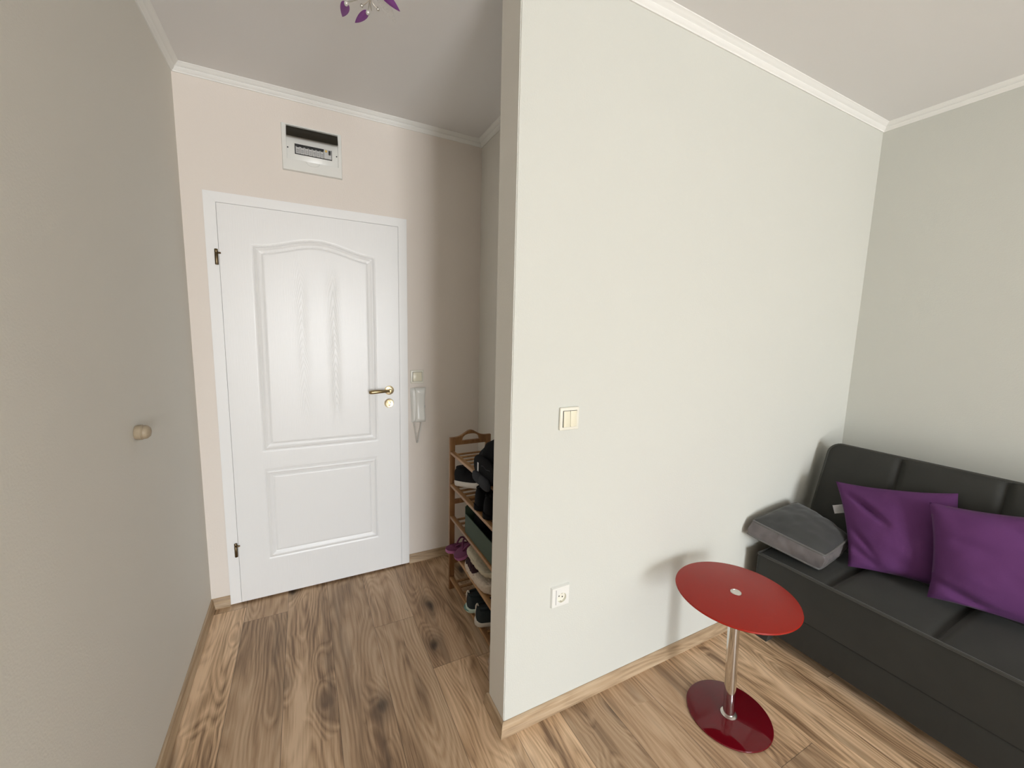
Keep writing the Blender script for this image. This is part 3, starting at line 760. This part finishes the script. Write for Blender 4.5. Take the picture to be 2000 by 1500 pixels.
# ---------------------------------------------------------------- cushions
def pillow(name, TL, TR, BLc, BRc, th, m, label, cat, crease, group, pinch=.075, seed=1, n=44):
    TL, TR, BLc, BRc = map(Vector, (TL, TR, BLc, BRc)); c = (TL+TR+BLc+BRc)/4
    nrm = (TR-TL).cross(BLc-TL).normalized()
    if nrm.x > 0: nrm = -nrm              # towards the room
    e = empty(name, (c.x, c.y, min(BLc.z, BRc.z))); tag(e, label, cat, group)
    bm = BM(); ax = (TR-TL).normalized(); up_ = (TL-BLc).normalized(); Lx = (TR-TL).length
    def P(u, v, side):
        p_ = (BLc.lerp(BRc, u)).lerp(TL.lerp(TR, u), v)
        su, sv = 1-(2*u-1)**2, 1-(2*v-1)**2
        p_ = p_ - ax*(2*u-1)*pinch*Lx*.5*sv*1.0 - up_*(2*v-1)*pinch*Lx*.5*su
        t_ = (su*sv)**.42
        q = (noise.noise(Vector((u*3.2, v*3.2, seed*3.1+side)))*.010+noise.noise(Vector((u*8, v*8, seed*5.3+side)))*.0035)*min(1, su*sv*5)
        for (u0, v0, u1, v1, dep, wd) in crease:
            du, dv = u1-u0, v1-v0; L2 = du*du+dv*dv; k = max(0, min(1, ((u-u0)*du+(v-v0)*dv)/L2))
            dd = math.hypot(u-u0-du*k, v-v0-dv*k); q -= dep*math.exp(-(dd/wd)**2)*math.sin(math.pi*min(1, max(0, .12+.76*k)))*(1 if side > 0 else 0)
        return p_+nrm*(th*(.68 if side > 0 else -.32)*t_)+nrm*q*(1 if side > 0 else .3)
    A = grid(bm, lambda u, v: P(u, v, 1), n, n); Bk = grid(bm, lambda u, v: P(u, v, -1), n, n)
    bmesh.ops.remove_doubles(bm, verts=bm.verts, dist=.0008)
    obj('cover', bm, m, e, smooth=60, world=True)
    return e, nrm
e1, n1 = pillow('scatter_cushion', (2.325, .975, .757), (2.415, .583, .828), (2.150, .815, .441), (2.300, .462, .458), .115, M_purp,
       'purple square scatter cushion beside the grey box cushion, leaning on the sofa back', 'cushion',
       [(.10, .84, .42, .52, .024, .035), (.02, .25, .30, .02, .016, .04), (.95, .6, .8, .1, .006, .07), (.05, .45, .28, .12, .012, .03)], 'purple scatter cushions on the sofa', seed=2)
e2, n2 = pillow('scatter_cushion', (2.262, .622, .802), (2.395, .262, .852), (2.172, .560, .448), (2.300, .170, .452), .120, M_purp,
       'purple square scatter cushion farthest right, cut off by the edge of the picture', 'cushion',
       [(.06, .66, .42, .60, .008, .05), (.0, .20, .40, .03, .018, .04), (.45, .95, .72, .72, .008, .05), (.1, .1, .6, .02, .010, .03)], 'purple scatter cushions on the sofa', seed=5)
# sewn-in care labels
def care_label(parent, a, b, c_, d):
    bm = BM(); vs = [bm.verts.new(p_) for p_ in (a, b, c_, d)]; bm.faces.new(vs); bmesh.ops.solidify(bm, geom=bm.faces[:], thickness=.0008)
    l = obj('care_label', bm, M_label, parent, world=True); l['label'] = 'white care label'; return l
a, b, c_, d = [Vector(p_) for p_ in [(2.262, 0.95, 0.654), (2.292, 0.922, 0.665), (2.292, 0.909, 0.628), (2.262, 0.937, 0.617)]]
lab = care_label(e1, a, b, c_, d)
bm = BM(); off = n1*.0016
for q in range(5):
    t0, t1 = .20+q*.14, .225+q*.14
    L0, L1 = a.lerp(d, t0), a.lerp(d, t1); R0, R1 = b.lerp(c_, t0), b.lerp(c_, t1)
    vs = [bm.verts.new(L0.lerp(R0, .2)+off), bm.verts.new(L0.lerp(R0, .8)+off), bm.verts.new(L1.lerp(R1, .8)+off), bm.verts.new(L1.lerp(R1, .2)+off)]; bm.faces.new(vs)
o_ = obj('printed_lines', bm, M_grey, lab); o_.data.transform(Matrix.Translation(-e1.location))
care_label(e2, Vector((2.268, .497, .446)), Vector((2.306, .428, .446)), Vector((2.290, .420, .442)), Vector((2.252, .489, .442)))

# grey box cushion wedged into the corner
gc = empty('box_cushion', (2.10, .99, .43)); tag(gc, 'grey velour box cushion with piped edges lying tilted in the sofa corner', 'cushion')
Tc = [Vector(p_) for p_ in ((1.909, 1.118, .573), (1.993, .838, .515), (2.262, .862, .532), (2.262, 1.108, .606))]   # FL FR BR BL (top)
Bc = [Vector(p_) for p_ in ((1.880, 1.122, .512), (1.998, .856, .441), (2.255, .880, .449), (2.262, 1.112, .530))]
bm = BM(); nG = 30
def quad(c4, u, v): return (c4[0].lerp(c4[1], u)).lerp(c4[3].lerp(c4[2], u), v)
upn = ((Tc[0]+Tc[2])/2-(Bc[0]+Bc[2])/2).normalized()
def soft(c4, sgn, u, v):
    su, sv = 1-(2*u-1)**2, 1-(2*v-1)**2
    # round the corners in plan
    cu, cv = (2*u-1), (2*v-1); k = .5*(abs(cu)*abs(cv))**8
    p_ = quad(c4, .5+cu*.5*(1-.05*k), .5+cv*.5*(1-.05*k))
    ed = (noise.noise(Vector((u*6, v*6, 3.3+sgn)))*.006+noise.noise(Vector((u*16, v*5, 8+sgn)))*.0025)*min(1, su*sv*6)
    return p_+upn*sgn*(.042*(su*sv)**.45+ed)
TG = grid(bm, lambda u, v: soft(Tc, 1, u, v), nG, nG)
BG = grid(bm, lambda u, v: soft(Bc, -.18, u, v), nG, nG)
def rim(G): return [G[i][0] for i in range(nG)]+[G[nG][j] for j in range(nG)]+[G[nG-i][nG] for i in range(nG)]+[G[0][nG-j] for j in range(nG)]
rT, rB = rim(TG), rim(BG); K = len(rT); cen = (sum(Tc, Vector())+sum(Bc, Vector()))/8
rows = [rT]
for q in range(1, 8):
    t_ = q/8; row = []
    for k in range(K):
        p_ = rT[k].co.lerp(rB[k].co, t_); o_ = (p_-cen); o_.z = 0; o_.normalize()
        wr = .009*math.sin(math.pi*t_)+ (.0085*noise.noise(Vector((k*.42, t_*1.2, 1.0)))+.006*noise.noise(Vector((k*1.1+t_*2, t_*2, 6.0))))*math.sin(math.pi*t_)
        row.append(bm.verts.new(p_+o_*wr))
    rows.append(row)
rows.append(rB)
for A, Bq in zip(rows, rows[1:]):
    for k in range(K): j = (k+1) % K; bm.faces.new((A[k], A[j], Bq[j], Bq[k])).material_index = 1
pT = [v.co.copy() for v in rT]; pB = [v.co.copy() for v in rB]
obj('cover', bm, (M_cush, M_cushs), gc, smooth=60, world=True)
for pp in (pT, pB):
    bm = BM(); tube(bm, pp[::2], .0048, 8, closed=True); obj('piping', bm, M_cushp, gc, smooth=True, world=True)

# ---------------------------------------------------------------- red side table
TX, TY = 1.412, .838
tb = empty('side_table', (TX, TY, 0)); tag(tb, 'red round glass side table on a chrome post and round red base', 'side table')
TX2, TY2 = 1.409, .856
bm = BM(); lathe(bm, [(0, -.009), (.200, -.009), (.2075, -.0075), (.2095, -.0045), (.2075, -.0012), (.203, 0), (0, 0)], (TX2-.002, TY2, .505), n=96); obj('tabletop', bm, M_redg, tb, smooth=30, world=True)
bm = BM(); lathe(bm, [(0, 0), (.0190, 0), (.0190, .0012), (.0175, .0026), (.0150, .0028), (.0145, .0018), (0, .0016)], (TX2, TY2, .505), n=40); obj('steel_cap', bm, M_satin, tb, smooth=30, world=True)
bm = BM(); lathe(bm, [(0, 0), (.0205, 0), (.0205, 1), (0, 1)], (0, 0, 0), n=40)
for v in bm.verts:
    k = v.co.z; v.co = Vector((TX+(TX2-TX)*k+v.co.x, TY+(TY2-TY)*k+v.co.y, .009+(.496-.009)*k))
obj('post', bm, M_chrome, tb, smooth=40, world=True)
bm = BM(); lathe(bm, [(.0205, .009), (.0290, .009), (.0290, .0115), (.0255, .0140), (.0205, .0150)], (TX, TY, 0), n=40); obj('post_collar', bm, M_satin, tb, smooth=30, world=True)
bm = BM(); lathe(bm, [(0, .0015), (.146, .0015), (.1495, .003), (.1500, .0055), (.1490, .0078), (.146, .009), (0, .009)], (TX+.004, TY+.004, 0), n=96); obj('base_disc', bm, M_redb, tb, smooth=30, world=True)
for k in range(3):
    bm = BM(); a = 2*math.pi*k/3; lathe(bm, [(0, 0), (.008, 0), (.008, .0018), (0, .0018)], (TX+.11*math.cos(a), TY+.11*math.sin(a), 0), n=12); obj('foot_pad', bm, M_blk, tb, world=True)

# ---------------------------------------------------------------- bamboo shoe rack in the niche
RX0, RX1, RY0, RY1 = .684, .925, 1.345, 2.050
rk = empty('shoe_rack', ((RX0+RX1)/2, (RY0+RY1)/2, 0)); tag(rk, 'five-tier slatted bamboo shoe rack in the niche behind the partition', 'shoe rack')
SH = [.067, .247, .429, .612, .794]
PW, PT = .030, .018
def side_frame(y0, y1):
    bm = BM()
    box(bm, RX0, RX0+PW, y0, y1, 0, .878, .0018); box(bm, RX1-PW, RX1, y0, y1, 0, .878, .0018)
    for z in (.150, .500): box(bm, RX0+PW, RX1-PW, y0+.003, y1-.003, z, z+.026, .001)
    # arched head board with a hand hole
    xa, xb_ = RX0+PW, RX1-PW; cxm = (xa+xb_)/2; hw = .052; zb = .835; n = 40
    def top(x): t_ = (x-RX0)/(RX1-RX0); return .878+.034*math.exp(-(((t_-.5)/.19)**2))-.001
    xs = [xa+(xb_-xa)*k/n for k in range(n+1)]
    def strip(lo, hi, xs_):
        f_ = [[bm.verts.new((x, y, z)) for x, z in zip(xs_, [lo(x) for x in xs_])] for y in (y0, y1)]
        h_ = [[bm.verts.new((x, y, z)) for x, z in zip(xs_, [hi(x) for x in xs_])] for y in (y0, y1)]
        for i in range(len(xs_)-1):
            bm.faces.new((f_[0][i], f_[0][i+1], h_[0][i+1], h_[0][i])); bm.faces.new((f_[1][i], h_[1][i], h_[1][i+1], f_[1][i+1]))
            bm.faces.new((h_[0][i], h_[0][i+1], h_[1][i+1], h_[1][i])); bm.faces.new((f_[0][i], f_[1][i], f_[1][i+1], f_[0][i+1]))
        for i in (0, -1):
            if hi(xs_[i])-lo(xs_[i]) > 1e-4: bm.faces.new((f_[0][i], h_[0][i], h_[1][i], f_[1][i]))
    L_ = sorted(set([x for x in xs if x <= cxm-hw]+[cxm-hw])); R_ = sorted(set([x for x in xs if x >= cxm+hw]+[cxm+hw])); Mx = [cxm-hw+2*hw*k/24 for k in range(25)]
    strip(lambda x: zb, top, L_); strip(lambda x: zb, top, R_)
    zl = .856
    def ho(x): u_ = abs((x-cxm)/hw); return zl+.036*max(0, 1-u_**2.6)**.5
    strip(lambda x: zb, lambda x: zl+.000, Mx); strip(ho, top, Mx)
    obj('side_frame', bm, M_bamz, rk, smooth=30, world=True)
side_frame(RY1-PT, RY1); side_frame(RY0, RY0+PT)
for z in SH:
    bm = BM(); ya, yb = RY0+PT, RY1-PT
    box(bm, RX0+.002, RX0+.026, ya, yb, z-.006, z+.010, .003, 3); box(bm, RX1-.026, RX1-.002, ya, yb, z-.006, z+.010, .003, 3)
    k = 0; y = yb-.045
    while y > ya+.02:
        box(bm, RX0+.022, RX1-.022, y-.016, y, z+.002, z+.009, .0015); y -= .0525
    obj('shelf', bm, M_bam, rk, smooth=35, world=True)
TOP = [z+.0104 for z in SH]

# ---------------------------------------------------------------- shoes and things on the rack
def shoe(name, loc, rz, L, W, H, m_up, m_sole, label, cat='shoe', group=None, tilt=0.0, sole_h=.028, loop=None, stripe=None, fluffy=False, heel_h=None, rx=0.0):
    e = empty(name, loc, rz); e.rotation_euler = (rx, tilt, rz); tag(e, label, cat, group)
    heel_h = heel_h or H
    def wid(s): return W*.5*(.66+.34*math.sin(math.pi*min(1, s*.62+.16))**1.6)*(1 if s > .03 else .9)*math.sqrt(max(.0, 1-max(0, (s-.80)/.205)**2))*math.sqrt(max(0.0, 1-max(0, (.10-s)/.105)**2))
    def hei(s):
        if s < .30: return heel_h*(1-.0*s)
        if s < .62: t_ = (s-.30)/.32; t_ = t_*t_*(3-2*t_); return heel_h+(H*.52-heel_h)*t_
        t_ = (s-.62)/.38; return H*.52*(1-.42*t_*t_)
    # sole
    bm = BM(); n = 30
    def so_(u, v):
        s = v; a = 2*math.pi*u; q = wid(s)*1.06+.0005; x = -L*.5*.0+L*(s*1.02-.01)
        cx_, cz_ = math.copysign(abs(math.cos(a))**.5, math.cos(a)), math.copysign(abs(math.sin(a))**.5, math.sin(a))
        zc = sole_h*.5+.004*max(0, (s-.75)/.25)**2*2
        return Vector((x, q*cx_, zc+sole_h*.5*cz_))
    V = grid(bm, so_, 20, n, closeu=True)
    bm.faces.new([V[i][0] for i in range(20)]); bm.faces.new([V[i][-1] for i in range(20)])
    if fluffy:
        bmesh.ops.subdivide_edges(bm, edges=bm.edges[:], cuts=1, use_grid_fill=True)
        for v in bm.verts:
            d = noise.noise_vector(v.co*95)*.0035; v.co += d; v.co.z = max(.0002, v.co.z)
    obj('sole', bm, m_sole, e, smooth=60)
    # upper
    bm = BM()
    def up(u, v):
        s = .012+.976*v; a = math.pi*u; q = wid(s)*(1.0); h = hei(s)-sole_h*.75
        ins = .86 if s < .42 else 1
        return Vector((L*s+(.010*math.sin(a) if s < .05 else 0), q*math.cos(a)*(1-.14*math.sin(a)*(1 if s < .5 else .3)), sole_h*.75+h*abs(math.sin(a))**(.42 if s < .45 else .62)))
    V = grid(bm, up, 18, 34)
    bm.faces.new([V[i][0] for i in range(19)]); bm.faces.new([V[i][-1] for i in range(19)])
    if fluffy:
        bmesh.ops.subdivide_edges(bm, edges=bm.edges[:], cuts=1, use_grid_fill=True)
        for v in bm.verts: v.co += noise.noise_vector(v.co*80)*.003
    obj('upper', bm, m_up, e, smooth=60)
    # foot opening with padded collar
    if not fluffy:
        pts = []
        for k in range(24):
            a = 2*math.pi*k/24; s = .20+.155*math.cos(a); pts.append((L*s, wid(.2)*.62*math.sin(a), hei(max(.0, s))*.985+.0-.012*max(0, math.cos(a))**2))
        bm = BM(); tube(bm, pts, .0055, 8, closed=True); obj('collar', bm, m_up, e, smooth=True)
        bm = BM(); vs = [bm.verts.new((p_[0], p_[1]*.9, p_[2]+.0012)) for p_ in pts]; bm.faces.new(vs); obj('opening', bm, M_blk, e)
        bm = BM()
        for k in range(4):
            s = .45+k*.065; z = hei(s)
            tube(bm, [(L*s, -wid(s)*.45, z*.93), (L*s+.004, 0, z+.003), (L*s, wid(s)*.45, z*.93)], .0022, 6)
        obj('laces', bm, m_up if not stripe else m_sole, e, smooth=True)
    if loop:
        bm = BM(); hz = heel_h
        pts = [(.004+.0*k, 0, sole_h+(hz+.004-sole_h)*k/6) for k in range(7)]
        for p_ in (0,):
            a = [Vector((.003-.004*math.sin(math.pi*k/8), -.0055, sole_h+(hz-sole_h)*k/8)) for k in range(9)]; b = [v+Vector((0, .011, 0)) for v in a]
            va = [bm.verts.new(v) for v in a]; vb = [bm.verts.new(v) for v in b]
            for k in range(8): bm.faces.new((va[k], vb[k], vb[k+1], va[k+1]))
        tube(bm, [(.002+.012*(1-math.cos(math.pi*k/8))*.5, 0, hz-.006+.020*math.sin(math.pi*k/8)) for k in range(9)], .0035, 6)
        obj('heel_loop', bm, loop, e, smooth=40)
    if stripe:
        bm = BM(); 
        def st_(u, v):
            a = 2*math.pi*u; s = 0; q = wid(.04)*1.2
            th_ = math.pi*(.5+v); return Vector((.024+ .029*math.cos(th_), .029*math.sin(th_), sole_h*.5+.0035*math.cos(a)))+Vector((math.cos(th_), math.sin(th_), 0))*(.0035*math.sin(a)+.003)
        grid(bm, st_, 8, 14, closeu=True); obj('heel_stripe', bm, stripe, e, smooth=True)
    return e
# bottom shelf: a pair of dark trainers, heels outwards
shoe('trainer', (.672, 1.735, TOP[0]), math.radians(-14), .255, .088, .088, M_shoet, M_mint, 'dark teal trainer with a pale mint heel on the lowest shelf, farther one', 'shoe', 'dark teal trainers on the lowest shelf', loop=M_shoew, stripe=M_mintd, sole_h=.030)
shoe('trainer', (.676, 1.625, TOP[0]), math.radians(-10), .255, .088, .088, M_shoet, M_shoew, 'dark teal trainer with off-white sole on the lowest shelf, next to the partition', 'shoe', 'dark teal trainers on the lowest shelf', loop=M_shoew, sole_h=.030)
# second shelf: foam flip-flops, fleece slipper with a cream one on top
def flipflop(loc, rz, label, tilt=0.0, L=.235, W=.092):
    e = empty('flip_flop', loc); e.rotation_euler = (0, tilt, rz); tag(e, label, 'sandal', 'plum flip-flops on the second shelf')
    def wid(s): return W*.5*(.80+.20*math.cos((s-.22)*math.pi*1.1)-.10*math.exp(-((s-.60)/.16)**2))*math.sqrt(max(0, 1-max(0, (.22-s)/.222)**2))*math.sqrt(max(0, 1-max(0, (s-.84)/.162)**2))
    n = 40; bm = BM()
    outl = [(L*k/n, wid(k/n)) for k in range(n+1)]+[(L*(1-k/n), -wid(1-k/n)) for k in range(1, n)]
    a = [bm.verts.new((x, y, 0)) for x, y in outl]; b = [bm.verts.new((x, y, .016)) for x, y in outl]; K = len(outl)
    for i in range(K): j = (i+1) % K; bm.faces.new((a[i], a[j], b[j], b[i]))
    bm.faces.new(a[::-1]); obj('sole', bm, M_flipl, e, smooth=50)
    bm = BM(); a = [bm.verts.new((x, y, .0165)) for x, y in outl]; b = [bm.verts.new((L*.5+(x-L*.5)*.965, y*.92, .0195)) for x, y in outl]
    for i in range(K): j = (i+1) % K; bm.faces.new((a[i], a[j], b[j], b[i]))
    bm.faces.new(b); bm.faces.new(a[::-1]); obj('footbed', bm, M_flip, e, smooth=50)
    bm = BM()
    for s_ in (-1, 1):
        tube(bm, [(L*.24+(L*.34)*k/12, s_*W*.42*math.sin(math.pi*.5*min(1, k/8)), .018+.034*math.sin(math.pi*k/12)) for k in range(13)], .0048, 8)
    obj('strap', bm, M_flip, e, smooth=True); return e
flipflop((.648, 1.990, TOP[1]), math.radians(-4), 'plum foam flip-flop poking past the post of the shoe rack', W=.076)
flipflop((.670, 1.893, TOP[1]+.001), math.radians(2), 'plum foam flip-flop tilted toes-up between the rack post and the fleece slipper', tilt=-.42, L=.225, W=.088)
shoe('fleece_slipper', (.724, 1.815, TOP[1]), math.radians(-88), .275, .092, .072, M_burg, M_fleece, 'burgundy slipper with thick cream fleece edge on the second shelf', 'slipper', fluffy=True, sole_h=.046, heel_h=.070)
shoe('cream_slipper', (.733, 1.822, TOP[1]+.073), math.radians(-89), .270, .085, .052, M_cream, M_cream, 'cream soled slipper lying on top of the fleece slipper', 'slipper', fluffy=True, sole_h=.024, heel_h=.040)
# third shelf: green fabric box with dark contents
gb = empty('fabric_box', (.80, 1.665, TOP[2])); tag(gb, 'dark green open fabric box on the third shelf of the rack', 'box')
bm = BM(); bx0, bx1, by0, by1, z_ = .696, .900, 1.500, 1.825, TOP[2]
tw_ = .004
def slopewall(poly, y0, y1): prism_y(bm, poly, y0, y1)
box(bm, bx0, bx1, by0, by1, z_+.0003, z_+.004)
box(bm, bx0, bx0+tw_, by0, by1-tw_, z_+.004, z_+.100); box(bm, bx1-tw_, bx1, by0+tw_, by1-tw_, z_+.004, z_+.150)
slopewall([(bx0, z_+.004), (bx1, z_+.004), (bx1, z_+.150), (bx0+.02, z_+.150), (bx0, z_+.135)], by1-tw_, by1)
slopewall([(bx0+tw_, z_+.004), (bx1, z_+.004), (bx1, z_+.150), (bx0+.02, z_+.150), (bx0+tw_, z_+.100)], by0, by0+tw_)
obj('body', bm, M_green, gb, world=True)
for (x_, y_, rz_, mm, lb) in ((.708, 1.735, -84, M_shoeb, 'black shoe lying in the green fabric box, nearest its far end'), (.796, 1.755, -82, M_shoegr, 'dark grey shoe lying at the back of the green fabric box')):
    shoe('flat_shoe', (x_+.035, y_+.045, z_+.0045), math.radians(rz_), .24, .080, .105, mm, mm, lb, 'shoe', sole_h=.018, heel_h=.118)
# fourth shelf: black high trainer, heel outwards, and a darker one beside it
shoe('high_trainer', (.727, 1.995, TOP[3]+.002), math.radians(-79), .285, .096, .150, M_shoeb, M_shoew, 'black high trainer with a white sole on the fourth shelf', 'shoe', sole_h=.038, heel_h=.100, tilt=-.24)
shoe('black_trainer', (.688, 1.678, TOP[3]), math.radians(-4), .260, .090, .120, M_shoeb, M_shoeb, 'all-black trainer on the fourth shelf directly below the raised toe of the white-soled one', 'shoe', sole_h=.026, heel_h=.105)
shoe('black_trainer', (.690, 1.578, TOP[3]), math.radians(-4), .255, .090, .125, M_shoeb, M_shoeb, 'all-black trainer on the fourth shelf right beside the partition edge', 'shoe', sole_h=.026, heel_h=.105)
# top shelf: slumped black backpack
bp_ = empty('backpack', (.79, 1.60, TOP[4])); tag(bp_, 'black slumped backpack with a small grey tag on the top shelf', 'backpack')
bm = BM()
def bag(u, v):
    th = math.pi*v; ph = 2*math.pi*u
    sx_, sy_, sz_ = .100, .195, .098
    def se(c_, e): return math.copysign(abs(c_)**e, c_)
    x = .800+sx_*se(math.sin(th), .6)*se(math.cos(ph), .7); y = 1.575+sy_*se(math.sin(th), .7)*se(math.sin(ph), .75)
    z = -se(math.cos(th), .75)*sz_
    far = max(0, min(1, (y-1.58)/.20)); z = z*(1-.62*far)-.060*far
    front = max(0, min(1, (.745-x)/.05)); 
    p_ = Vector((x, y, TOP[4]+.088+z)); q = noise.noise(p_*14)*.012+noise.noise(p_*38)*.004
    p_ += Vector((-1, .3, .2)).normalized()*q
    p_.z = max(TOP[4]+.0005, p_.z); return p_
V = grid(bm, bag, 56, 30, closeu=True); bmesh.ops.remove_doubles(bm, verts=bm.verts, dist=.0004)
obj('body', bm, M_shoeb, bp_, smooth=60, world=True)
# grey front pocket flaps hanging over the front rail
def lobe(c_, ry, rz_, m_, nm, th=.016):
    bm = BM(); c_ = Vector(c_)
    def fn(u, v):
        t_ = math.pi*v; ph = 2*math.pi*u
        def se(q, e): return math.copysign(abs(q)**e, q)
        return c_+Vector((-th*se(math.cos(t_), .8), ry*se(math.sin(t_), .6)*se(math.cos(ph), .8), rz_*se(math.sin(t_), .6)*se(math.sin(ph), .8)))
    grid(bm, fn, 28, 14, closeu=True); bmesh.ops.remove_doubles(bm, verts=bm.verts, dist=.0003)
    return obj(nm, bm, m_, bp_, smooth=60, world=True)
o_ = lobe((.671, 1.605, .806), .058, .026, M_shoegr, 'side_pocket', .012); o_['label'] = 'dark grey side pocket'
o_ = lobe((.6705, 1.535, .803), .060, .028, M_shoegr, 'side_pocket', .012); o_['label'] = 'dark grey side pocket'
o_ = lobe((.688, 1.57, .850), .12, .055, M_shoeb, 'front_pocket', .013)
bm = BM(); box(bm, .6725, .675, 1.606, 1.620, .832, .872, .001); o_ = obj('tag', bm, M_grey, bp_, world=True); o_['label'] = 'small grey tag'
bm = BM(); tube(bm, [(.676, 1.48+.10*k/10, .868+.003*math.sin(k)) for k in range(11)], .002, 6); obj('zip', bm, M_shoegr, bp_, smooth=True, world=True)
# something fleecy showing past the edge of the partition near the floor
fl = empty('fleece_bootie', (.665, 1.335, 0))
fl.location = (.640, 1.318, 0); tag(fl, 'beige fleece slipper standing on the floor just behind the partition edge', 'slipper')
bm = BM()
def bo(u, v):
    th = math.pi*v; ph = 2*math.pi*u
    p_ = Vector((.030*math.sin(th)**.6*math.cos(ph), .028*math.sin(th)**.6*math.sin(ph), .125-.125*math.cos(th)))
    p_ += noise.noise_vector(p_*60)*.004; p_.z = max(.0005, p_.z); return p_
grid(bm, bo, 30, 40, closeu=True); bmesh.ops.remove_doubles(bm, verts=bm.verts, dist=.0003)
obj('shaft', bm, M_beige, fl, smooth=60)
